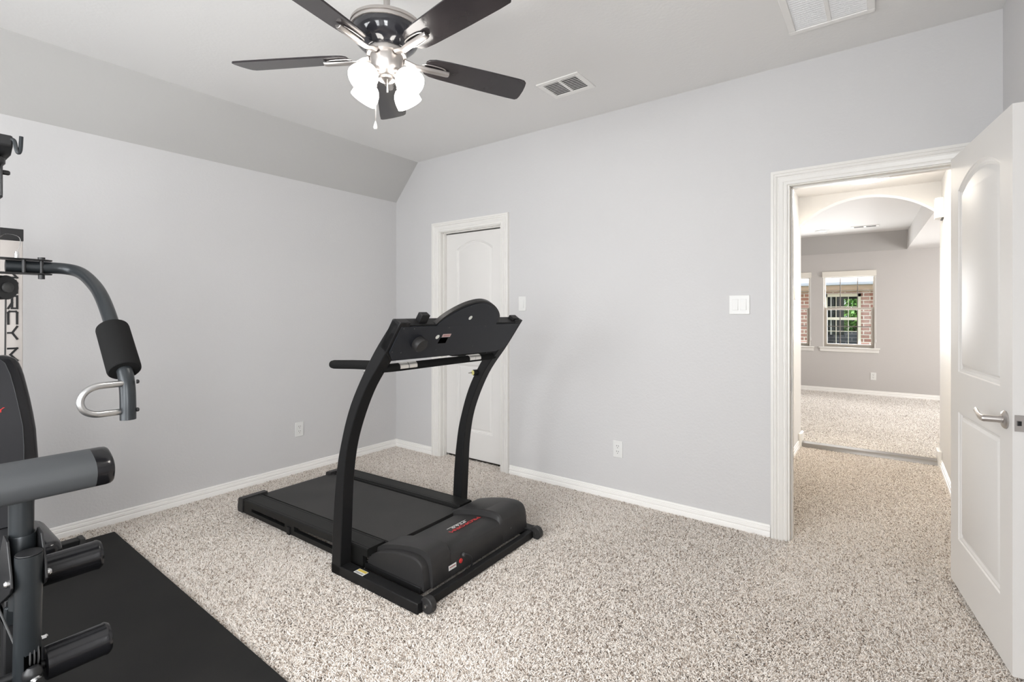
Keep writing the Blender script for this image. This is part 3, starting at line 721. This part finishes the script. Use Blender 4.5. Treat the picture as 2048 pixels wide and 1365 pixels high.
# weight stack cover
cv = go('stack_cover', MB().box((-3.325, .20, .075), (-3.30, .503, 1.665)), M['panelwhite'], bevel=.003)
go('cover_cap', MB().box((-3.328, .198, 1.655), (-3.296, .505, 1.712)), M['gymdark'], cv, bevel=.002)
gl = Vector(gym.location)
STROKES = {'M': [[(0, 0), (0, 1), (.5, .25), (1, 1), (1, 0)]], 'A': [[(0, 0), (0, .8), (.2, 1), (1, 1), (1, 0)], [(0, .42), (1, .42)]],
           'R': [[(0, 0), (0, 1), (1, 1), (1, .42), (0, .42)], [(.55, .42), (1, 0)]], 'C': [[(1, 1), (.1, 1), (0, .85), (0, .15), (.1, 0), (1, 0)]],
           'Y': [[(0, 1), (.5, .45), (1, 1)], [(.5, .45), (.5, 0)]], 'E': [[(1, 1), (0, 1), (0, 0), (1, 0)], [(0, .5), (.9, .5)]]}
for ch, z in (('M', 1.509), ('A', 1.436), ('R', 1.363), ('C', 1.290), ('Y', 1.218), ('M', 1.115)):
    lm = MB(); w_, h_, t_ = .058, .030, .0042
    kx = 0
    for st0 in STROKES[ch]:
        for (u0, v0), (u1, v1) in zip(st0, st0[1:]):
            p0 = Vector((-3.2994, .453 + v0*h_, z + w_/2 - u0*w_)); p1 = Vector((-3.2994, .453 + v1*h_, z + w_/2 - u1*w_))
            kx += 1; p0.x += .00015*kx; p1.x += .00015*kx
            dd = (p1-p0); nn_ = dd.cross(Vector((1, 0, 0))).normalized()*t_
            lm.obox((p0+p1)/2, dd/2 + dd.normalized()*t_, nn_, (.0005, 0, 0))
    go('cover_lettering', lm, M['gymdark'], cv)
wp = go('weight_stack', MB().box((-3.42, .21, .09), (-3.33, .47, .75)), M['gymdark'], bevel=.004)
# pads
def pad(name, secs, m, parent, **k):
    return go(name, MB().rings(secs), m, parent, **k)
def backrest_w(z):
    q = [(.50, .118), (.60, .132), (.74, .139), (.878, .131), (.997, .113), (1.075, .098), (1.115, .088), (1.140, .074), (1.152, .052)]
    for (a, wa), (b, wb) in zip(q, q[1:]):
        if a <= z <= b: return wa + (wb-wa)*(z-a)/(b-a)
    return q[-1][1]
zs = [.50, .503, .56, .62, .68, .74, .80, .86, .92, .98, 1.04, 1.075, 1.10, 1.12, 1.138, 1.148, 1.152]
def bsec(z, w, x0, x1, r=.022):
    out = []
    for cx, cy, a0 in ((x1-r, GY+w-r, 0), (x0+r, GY+w-r, 90), (x0+r, GY-w+r, 180), (x1-r, GY-w+r, 270)):
        for j in range(6):
            a = R(a0+18*j); out.append((cx+r*math.cos(a), cy+r*math.sin(a), z))
    return out
bk = pad('backrest_pad', [bsec(z, backrest_w(z), -2.70, -2.635 - (.012 if z in (.50, 1.152) else 0)) for z in zs], M['vinyl'], gym, smooth=60)
def csec(z, w, x): return [(x+.002, GY-w, z), (x+.0035, GY-w*.6, z), (x+.0035, GY+w*.6, z), (x+.002, GY+w, z), (x-.01, GY+w, z), (x-.01, GY-w, z)]
fz = [.51, .60, .70, .80, .88, .95, 1.02, 1.08, 1.125, 1.146]
pad('backrest_facing', [csec(z, min(backrest_w(z)-.040, .094), -2.634) for z in fz], M['greyfabric'], bk)
pad('facing_seam', [[(-2.6325+.0012*math.cos(a), GY+min(backrest_w(z)-.040, .094)+.0012*math.sin(a), z) for a in (0, 1.57, 3.14, 4.71)] for z in fz], M['greyvinyl'], bk)
lettering('pad_lettering', 'MARCY', .125, .018, (Vector((-2.6300, GY-.020, .951)) - gl), (0, 1, 0), (0, 0, 1), M['red'], bk)
go('pad_emblem', MB().prism([(-2.6305, GY-.075, .985), (-2.6305, GY+.020, .985), (-2.6305, GY+.005, 1.0), (-2.6305, GY-.055, 1.0)], (.0008, 0, 0)), M['red'], bk)
go('backrest_post', MB().box((-3.04, GY-.025, .78), (-2.70, GY+.025, .83)), M['gymdark'], bevel=.004)
def rsec(y, x0, x1, z0, z1, r):
    out = []
    for cx, cz, a0 in ((x1-r, z1-r, 0), (x0+r, z1-r, 90), (x0+r, z0+r, 180), (x1-r, z0+r, 270)):
        for j in range(6):
            a = R(a0+18*j); out.append((cx+r*math.cos(a), y, cz+r*math.sin(a)))
    return out
sy = [(-.150, .030), (-.146, .014), (-.138, .006), (-.125, 0), (.125, 0), (.138, .006), (.146, .014), (.150, .030)]
sp_ = pad('seat_pad', [rsec(GY+y, -2.66+i, -2.33-i, .43+i*.5, .505-i, .028) for y, i in sy], M['greyfabric'], gym, smooth=60)
go('seat_side', MB().rings([rsec(GY+y, -2.662+i, -2.328-i, .428+i*.5, .507-i, .028) for y, i in ((.088, .002), (.090, 0), (.125, 0), (.139, .006), (.148, .014), (.152, .030))]), M['vinyl'], sp_, smooth=60)
go('seat_rail', MB().box((-3.04, GY-.03, .37), (-2.10, GY+.03, .43)), M['gymtube'], bevel=.005)
go('front_upright', MB().box((-2.17, GY-.03, MZ+.06), (-2.11, GY+.03, .45)), M['gymdark'], bevel=.005)
cu = MB()
for s in (-1, 1):
    y0 = GY+s*.036; cu.prism([(-2.14, y0-.003, .56), (-2.05, y0-.003, .665), (-2.00, y0-.003, .66), (-1.95, y0-.003, .58), (-1.94, y0-.003, .545), (-1.96, y0-.003, .525), (-2.14, y0-.003, .43)], (0, .006, 0))
cy = go('leg_bracket', cu, M['gymdark'], bevel=.0015)
for s in (-1, 1):
    go('bracket_bolt', MB().lathe([(.010, 0), (.010, .006), (.006, .011), (.0, .011)], (-1.962, GY+s*.039, .553), (0, s, 0), 12), M['chrome'], cy)
# leg developer
LX, LY = -1.985, GY+.002
lg = go('leg_lever', MB().tube([(-1.965, LY, .622), (-1.972, LY, .50), (-1.985, LY, .35), (-2.0, LY, .20)], .0305, 24), M['gymtube'], smooth=40)
go('lever_cap', MB().lathe([(.0295, 0), (.029, .002), (.0, .0025)], (-1.9648, LY, .6235), (.05, 0, 1), 24), M['gymdark'], lg)
lp_ = MB()
for dy in (.001, .010, .019): lp_.lathe([(.030, -.0022), (.0335, -.001), (.0335, .001), (.030, .0022)], (-1.983, LY+dy, .322), (0, 1, 0), 32)
sl_ = []
for k in range(9):
    a = R(-22 + 84*k/8); e = abs(k-4)/4; top = .366 + .014*math.sqrt(max(1-e*e, 0)); 
    sl_.append((a, top))
sm_ = MB(); va = [[sm_.bm.verts.new((-1.9885+.0011+.0312*math.cos(a), LY+.0312*math.sin(a), z)) for z in (.282, t)] for a, t in sl_]
for p_, q_ in zip(va, va[1:]): sm_.bm.faces.new((p_[0], q_[0], q_[1], p_[1]))
go('pulley_slot_shade', sm_, bpy.data.materials['hole_shade_black'], lg)  # proud black patch paints the dark inside of the slot
go('lever_pulley', lp_, M['slot'], lg)
go('pulley_bolt', MB().lathe([(.008, 0), (.008, .010), (.004, .014)], (-1.985, LY+.030, .355), (0, 1, 0), 10), M['chrome'], lg)
go('eye_ball', MB().lathe([(.0, .024), (.012, .021), (.021, .010), (.023, 0), (.021, -.010), (.012, -.02), (.0, -.023)], (-1.958, LY+.006, .276), (0, 0, 1), 24), M['gymdark'], lg)
go('eye_nut', MB().lathe([(.006, 0), (.012, 0), (.0125, .006), (.009, .010), (.014, .013), (.014, .018), (.006, .018)], (-1.944, LY+.008, .264), (.9, .35, -.25), 20), M['chrome'], lg)
def roller(px, pz, y0, y1, r_, parent):
    s = 1 if y1 > y0 else -1; L_ = abs(y1-y0)
    ro = go('foam_roller', MB().lathe([(.014, 0), (r_-.006, 0), (r_-.001, .003), (r_, .010), (r_, L_-.016), (r_+.0015, L_-.012), (r_+.001, L_-.008), (r_-.005, L_), (.0, L_+.001)], (px, y0, pz), (0, s, 0), 36), M['vinyl'], parent, smooth=50)
    return ro
ax = go('lower_axle', MB().tube([(-2.012, GY-.10, .262), (-2.012, GY+.09, .262)], .013, 14), M['gymdark'], lg)
roller(-2.012, .262, .352, .508, .0475, lg)
roller(-2.012, .262, .225, .069, .0475, lg)
go('upper_axle', MB().tube([(-2.185, GY-.10, .478), (-2.185, GY+.10, .478)], .013, 14), M['gymdark'])
roller(-2.185, .474, .355, .528, .0475, gym)
roller(-2.185, .474, .262, .085, .0475, gym)
# arm curl station
CX = -2.055
go('curl_post', MB().tube([(CX, GY, .44), (CX, GY, .80)], .0285, 24), M['gymtube'])
go('curl_sleeve', MB().lathe([(.0315, .56), (.033, .565), (.033, .650), (.0315, .655)], (CX, GY, 0), (0, 0, 1), 28), M['gymtube'])
def cpsec(y, s):
    out = []
    for j in range(28):
        a = 2*PI*j/28; c_, s_ = math.cos(a), math.sin(a)
        u = .070*s*math.copysign(abs(c_)**.75, c_); v = .0485*s*math.copysign(abs(s_)**.75, s_)
        t_ = R(-22); out.append((CX + u*math.cos(t_) - v*math.sin(t_), y, .812 + u*math.sin(t_) + v*math.cos(t_)))
    return out
cp_ = go('curl_pad', MB().rings([cpsec(GY+y, 1) for y in (-.163, -.05, .05, .163)]), M['greyvinyl'], smooth=60)
for s in (1, -1):
    go('pad_end', MB().rings([cpsec(GY+s*y, k) for y, k in ((.1625, .97), (.163, 1.0), (.190, 1.0), (.203, .975), (.209, .91), (.211, .75))]), M['vinyl'], cp_, smooth=60)
go('pad_underside', MB().obox((CX-.012, GY, .770), (.030, 0, -.0122), (0, .150, 0), (.002, 0, .005)), M['foam'], cp_)
go('lever_cable', MB().tube([(-2.01, GY-.02, .35), (-2.14, GY-.05, .47), (-2.6, GY-.08, .30)], .003, 8), M['slot'])

# ------------------------------------------------------------------ windows of the far room and the world outside
def far_window(name, w):
    x0, x1, z0, z1 = w
    r = bpy.data.objects.new(name, None); COL.objects.link(r); r['kind'] = 'structure'
    ya, yb = FY+.045, FY+.095; zm = 1.372
    rv = MB().box((x0, FY, z0), (x0+.012, FY+.10, z1)).box((x1-.012, FY, z0), (x1, FY+.10, z1)).box((x0, FY, z1-.012), (x1, FY+.10, z1))
    obj('window_reveal', rv, M['trim'], r)
    fr = MB(); a = .030
    fr.box((x0+.012, ya, z0), (x0+a, yb, z1-.012)).box((x1-a, ya, z0), (x1-.012, yb, z1-.012)).box((x0+a, ya, z1-.045), (x1-a, yb, z1-.012)).box((x0+a, ya, z0), (x1-a, yb, z0+.025))
    obj('window_frame', fr, M['vinylwin'], r, bevel=.002)
    us = MB(); us.box((x0+a, ya+.025, zm-.018), (x1-a, yb, zm+.018))
    obj('upper_sash', us, M['vinylwin'], r, bevel=.002)
    ls = MB(); b = a+.024
    ls.box((x0+a, ya-.012, z0+.025), (x0+b, ya+.022, zm+.018)).box((x1-b, ya-.012, z0+.025), (x1-a, ya+.022, zm+.018)).box((x0+b, ya-.012, zm-.016), (x1-b, ya+.022, zm+.018)).box((x0+b, ya-.012, z0+.025), (x1-b, ya+.022, z0+.050))
    obj('lower_sash', ls, M['vinylwin'], r, bevel=.002)
    g = MB(); W = x1-x0
    for k in (1, 2):
        x = x0 + W*k/3; g.box((x-.006, ya+.030, zm), (x+.006, ya+.036, z1-.02)); g.box((x-.006, ya+.002, z0+.03), (x+.006, ya+.008, zm))
    zmid = (z0+.045+zm)/2; g.box((x0+b, ya+.002, zmid-.006), (x1-b, ya+.008, zmid+.006))
    zup = 1.66; g.box((x0+a, ya+.030, zup-.005), (x1-a, ya+.036, zup+.005))
    obj('grid_bars', g, M['muntin'], r)
    obj('glass_pane', MB().box((x0+a, ya+.040, zm), (x1-a, ya+.044, z1-.02)).box((x0+b, ya+.010, z0+.04), (x1-b, ya+.014, zm)), M['glass'], r)
    si = MB().box((x0-.058, FY-.045, z0-.020), (x1+.058, FY+.05, z0)).prism([(x0-.045, FY-.018, z0-.020), (x0-.045, FY, z0-.020), (x0-.045, FY, z0-.075), (x0-.045, FY-.012, z0-.075), (x0-.045, FY-.014, z0-.05)], (W+.09, 0, 0))
    obj('window_sill', si, M['trim'], r, bevel=.004)
    return r
far_window('window_1', W1); far_window('window_2', W2)
def blind(w, label):
    x0, x1, z0, z1 = w
    r = thing('window_blind', label, 'blind', ((x0+x1)/2, FY, z1), 0, 'raised blinds over the far room windows')
    h = (x1-x0)/2
    obj('valance', MB().box((-h-.012, -.030, -.078), (h+.012, .0, .010)), M['valance'], r, bevel=.004)
    obj('slat_stack', MB().box((-h+.018, .004, -.094), (h-.018, .040, -.015)), M['plate'], r, bevel=.002)
    obj('tilt_wand', MB().tube([(h+.004, -.006, -.08), (h+.004, -.006, -1.05)], .0035, 8).lathe([(.006, -1.05), (.008, -1.08), (.004, -1.10)], (h+.004, -.006, 0), (0, 0, 1), 10), M['plate'], r)
blind(W1, 'cream raised blind over the wider visible window of the far room')
blind(W2, 'cream raised blind over the window half hidden by the hall wall')

HYW = 12.4
hs = thing('brick_house', 'red brick house wing with cream window outside the far room', 'house', (0, HYW, 0))
HX = (-1.00, -.36); HZW = (.60, 1.70)
b = MB()
b.box((-6, HYW, -.6), (HX[0], HYW+.2, 1.74)).box((HX[1], HYW, -.6), (5, HYW+.2, 1.74)).box((HX[0], HYW, -.6), (HX[1], HYW+.2, HZW[0])).box((HX[0], HYW, HZW[1]), (HX[1], HYW+.2, 1.74))
obj('brick_wall', b, M['brick'], hs, world=True)
sd = MB()
for k in range(90):
    x = -5.9 + k*.082
    if x > HX[1]+.02 or x < HX[0]-.25: sd.box((x, HYW-.004, 1.53), (x+.070, HYW+.01, 1.73))
obj('soldier_course', sd, M['brickgrey'], hs, world=True)
obj('fascia_board', MB().box((-6, HYW-.40, 1.74), (5, HYW+.1, 1.80)).box((-6, HYW-.42, 1.78), (5, HYW-.38, 1.89)), M['fascia'], hs, world=True)
obj('gutter', MB().box((-6, HYW-.50, 1.86), (5, HYW-.42, 1.925)), M['gutter'], hs, world=True, bevel=.01)
obj('house_roof', MB().prism([(-6, HYW-.48, 1.915), (-6, HYW+.7, 2.75), (-6, HYW+1.9, 1.915), (-6, HYW+1.9, 1.83), (-6, HYW+.7, 2.66), (-6, HYW-.40, 1.86)], (11, 0, 0)), M['roof'], hs, world=True)
wf = MB()
wf.box((HX[0], HYW-.02, HZW[0]), (HX[0]+.06, HYW+.06, HZW[1])).box((HX[1]-.06, HYW-.02, HZW[0]), (HX[1], HYW+.06, HZW[1])).box((HX[0], HYW-.02, HZW[1]-.06), (HX[1], HYW+.06, HZW[1])).box((HX[0], HYW-.02, HZW[0]), (HX[1], HYW+.06, HZW[0]+.05)).box((HX[0], HYW-.01, 1.155), (HX[1], HYW+.06, 1.21))
wo = obj('house_window', wf, M['cream'], hs, world=True)
obj('house_pane', MB().box((HX[0]+.05, HYW+.03, HZW[0]), (HX[1]-.05, HYW+.035, HZW[1])), M['glass'], wo, world=True)
gb = MB()
for k in (1, 2):
    x = HX[0] + (HX[1]-HX[0])*k/3; gb.box((x-.006, HYW+.01, HZW[0]), (x+.006, HYW+.028, HZW[1]))
gb.box((HX[0], HYW+.01, 1.425), (HX[1], HYW+.028, 1.437)).box((HX[0], HYW+.01, .915), (HX[1], HYW+.028, .927))
obj('house_grid', gb, M['cream'], wo, world=True)
M['interiordark'] = mat('dark_interior_sheet', (.030, .040, .038), .9, bump=(20, .4, .02))
cu = MB()
for k in range(14):
    x = HX[0]-.02 + k*.026; cu.box((x, HYW+.12+.015*(k % 2), .84), (x+.025, HYW+.14+.015*(k % 2), 1.72))
obj('dark_interior_sheet', cu, M['interiordark'], wo, world=True)  # dark sheet put in for the unlit interior behind the pane
obj('reflected_strip', MB().box((HX[0]+.10, HYW+.105, .84), (HX[0]+.135, HYW+.118, 1.72)), mat('pale_reflection', (.55, .58, .58), .9), wo, world=True)  # pale strip imitates a reflection in the house pane
obj('reflected_brick_panel', MB().box((HX[0]-.1, HYW+.30, .4), (HX[1]+.1, HYW+.34, .90)), brick_mat('reflected_brick_tone', (.10, .13, .16), (.14, .17, .20), (.30, .33, .36)), wo, world=True)  # dark brick panel imitates a reflection low in the house pane
obj('inner_lintel', MB().box((HX[0]-.1, HYW+.30, 1.60), (HX[1]+.1, HYW+.34, 1.75)), M['interiordark'], wo, world=True)
struct('ground_yard', MB().box((-8, FY+T, -.75), (7, 22, -.6)), M['lawn'])
tr = thing('yard_tree', 'green leafy tree seen through the window of the brick house', 'tree', (-.62, 16, -.6))
obj('trunk', MB().tube([(-.62, 16, -.6), (-.60, 16, .4), (-.62, 16.02, 1.2)], [.06, .05, .03], 10), M['bark'], tr, world=True)
lf = MB()
for k in range(1500):
    d = Vector((random.gauss(0, 1), random.gauss(0, 1), random.gauss(0, 1))).normalized()*(random.random()**.33)
    c = Vector((-.62, 16, 1.35)) + Vector((d.x*.45, d.y*.4, d.z*.75))
    n = Vector((random.gauss(0, 1), random.gauss(0, 1), random.gauss(0, 1))).normalized()
    u = n.orthogonal().normalized()*.06; w_ = n.cross(u).normalized()*.035
    v = [lf.bm.verts.new(c+q) for q in (-u, w_, u, -w_)]; lf.bm.faces.new(v)
obj('crown', lf, M['leaf'], tr, world=True)

# ------------------------------------------------------------------ carpet pile (uncountable yarn)
def pile(name, regions, per_m2, length, rad, zf, m, seed):
    g = np.random.default_rng(seed); pts = []
    for x0, x1, y0, y1, holes in regions:
        n = int((x1-x0)*(y1-y0)*per_m2)
        p = np.stack([g.uniform(x0, x1, n), g.uniform(y0, y1, n)], 1)
        for hx0, hx1, hy0, hy1 in holes:
            p = p[~((p[:,0] > hx0) & (p[:,0] < hx1) & (p[:,1] > hy0) & (p[:,1] < hy1))]
        pts.append(p)
    P = np.concatenate(pts)
    P = P[(.801*P[:,1] - .5985*P[:,0]) > 1.25]        # nothing nearer than this can be in view
    n = len(P)
    lay = np.zeros((n, 2))
    for k in range(7):                                   # slowly wandering lay of the yarn
        kx, ky, ph = g.normal(0, 3.2), g.normal(0, 3.2), g.uniform(0, 6.28)
        lay += np.stack([np.cos(kx*P[:,0]+ky*P[:,1]+ph), np.sin(kx*P[:,0]*1.1-ky*P[:,1]+ph*1.7)], 1)
    lay = lay/np.linalg.norm(lay, axis=1, keepdims=True)
    az = np.arctan2(lay[:,1], lay[:,0]) + g.normal(0, 1.0, n)
    K = 4; step = length/(K-1)
    pos = np.zeros((n, K, 3)); pos[:,0,:2] = P; pos[:,0,2] = zf
    tilt = g.uniform(.30, .85, n); curl = g.normal(0, .75, n)
    sc = g.uniform(.75, 1.2, n)
    for k in range(1, K):
        tl = np.clip(tilt + .22*(k-1), 0, 1.42)
        d = np.stack([np.cos(az)*np.sin(tl), np.sin(az)*np.sin(tl), np.cos(tl)], 1)
        pos[:,k] = pos[:,k-1] + d*(step*sc)[:,None]
        az = az + curl + g.normal(0, .35, n)
    c = bpy.data.hair_curves.new(name); c.add_curves([K]*n)
    c.attributes['position'].data.foreach_set('vector', pos.reshape(-1).astype(np.float32))
    ra = c.attributes.get('radius') or c.attributes.new('radius', 'FLOAT', 'POINT')
    prof = np.array([.9, 1.05, 1., .72])
    ra.data.foreach_set('value', (np.tile(prof, n)*rad*np.repeat(g.uniform(.8, 1.15, n), K)).astype(np.float32))
    c.materials.append(m)
    o = bpy.data.objects.new(name, c); COL.objects.link(o); o['kind'] = 'stuff'
    return o
cm = bpy.data.materials.new('frieze_yarn'); cm.use_nodes = True
nt = cm.node_tree; pb = nt.nodes['Principled BSDF']; pb.inputs['Roughness'].default_value = .85; pb.inputs['Specular IOR Level'].default_value = .15
hi = nt.nodes.new('ShaderNodeHairInfo'); rp = nt.nodes.new('ShaderNodeValToRGB')
el = rp.color_ramp.elements
el[0].position = 0; el[0].color = (.27, .21, .165, 1); el[1].position = 1; el[1].color = (.87, .835, .79, 1)
for p_, c_ in ((.10, (.48, .41, .35, 1)), (.24, (.76, .695, .63, 1)), (.65, (.86, .81, .76, 1))):
    e_ = el.new(p_); e_.color = c_
nt.links.new(hi.outputs['Random'], rp.inputs['Fac']); nt.links.new(rp.outputs['Color'], pb.inputs['Base Color'])
cm2 = cm.copy(); cm2.name = 'pale_frieze_yarn'
for e_, c_ in zip(cm2.node_tree.nodes[rp.name].color_ramp.elements, ((.36, .30, .26, 1), (.60, .55, .50, 1), (.80, .76, .72, 1), (.87, .84, .80, 1), (.90, .875, .85, 1))): e_.color = c_
c1 = pile('carpet_pile', [(XA+.012, XC, -.25, YB-.012, [(-3.65, -1.0, -.5, .935)]), (HL+.012, HR-.012, YB+T+.01, HY-.02, []), (DO[0]+.02, DO[1]-.02, YB-.012, YB+T+.01, []), (CO[0]+.02, CO[1]-.02, YB-.012, YB+.085, [])], 54000, .0175, .0017, ZF, cm, 3)
tag(c1, 'beige speckled frieze carpet pile of the gym room and hall', 'carpet')
c2 = pile('carpet_pile', [(-2.6, 2.0, HY+.05, FY-.012, [])], 22000, .019, .0023, FZ-.012, cm2, 5)
tag(c2, 'pale beige carpet pile of the far room', 'carpet')
scene.cycles_curves.shape = 'THICK' if hasattr(scene, 'cycles_curves') else None

# ------------------------------------------------------------------ light
w = bpy.data.worlds.new('sky'); scene.world = w; w.use_nodes = True
bg = w.node_tree.nodes['Background']; bg.inputs['Color'].default_value = (.86, .93, 1, 1); bg.inputs['Strength'].default_value = 1.6
def area(name, loc, rot, sx, sy, power, color=(1, 1, 1)):
    l = bpy.data.lights.new(name, 'AREA'); l.shape = 'RECTANGLE'; l.size = sx; l.size_y = sy; l.energy = power; l.color = color
    o = bpy.data.objects.new(name, l); o.location = loc; o.rotation_euler = rot; COL.objects.link(o); return o
area('daylight_and_fill', ((WX[0]+WX[1])/2, YR-.20, 1.35), (R(80), 0, 0), WX[1]-WX[0], 1.6, 92, (.98, .99, 1)).data.spread = R(150)
area('daylight_and_fill', (XC+.22, (VY[0]+VY[1])/2, 1.35), (0, R(82), 0), 1.6, VY[1]-VY[0], 62, (.99, .995, 1))  # added fill through the invented right window, aimed at the left wall
for w_ in (W1, W2):
    area('far_daylight_and_fill', ((w_[0]+w_[1])/2, FY+.30, 1.40), (R(-90), 0, 0), .66, 1.15, 56, (.98, .99, 1))
area('far_daylight_and_fill', (2.55, 7.5, 1.4), (0, R(90), 0), 1.3, 1.8, 84, (1, .98, .96))  # added fill lamp; the right wall has no window here
def point(name, loc, power, r, color):
    l = bpy.data.lights.new(name, 'POINT'); l.energy = power; l.shadow_soft_size = r; l.color = color
    o = bpy.data.objects.new(name, l); o.location = loc; COL.objects.link(o); return o
for q_ in bulbs: point('fan_bulb', q_, 4.2, .02, (1, .955, .90))
point('hall_bulb', (-.10, 4.83, HZ-.20), 8.5, .08, (1, .965, .92))
hd_ = area('hall_lamp', (-.10, 4.87, HZ-.10), (0, 0, 0), .30, .30, 21, (1, .87, .68)); hd_.data.shape = 'DISK'
sun = bpy.data.lights.new('sun', 'SUN'); sun.energy = 7.0; sun.angle = R(2); so = bpy.data.objects.new('sun', sun); so.rotation_euler = (R(24), R(6), R(10)); COL.objects.link(so)

# ------------------------------------------------------------------ camera and view
cam = bpy.data.cameras.new('camera'); co = bpy.data.objects.new('camera', cam); COL.objects.link(co)
co.location = (0, 0, 1.315); co.rotation_euler = (R(90), 0, R(36.762))
cam.sensor_width = 36; cam.lens = 36*992.99/2048; cam.shift_y = -(682.5-625.1)/2048; cam.clip_start = .02
scene.camera = co
vs = scene.view_settings
vs.view_transform = 'Standard'; vs.look = 'None'; vs.exposure = 0; vs.gamma = 1; vs.use_curve_mapping = False
scene.cycles.max_bounces = 10; scene.cycles.diffuse_bounces = 6; scene.cycles.glossy_bounces = 4; scene.cycles.transparent_max_bounces = 12
scene.cycles.caustics_reflective = False; scene.cycles.caustics_refractive = False; scene.cycles.sample_clamp_indirect = 6
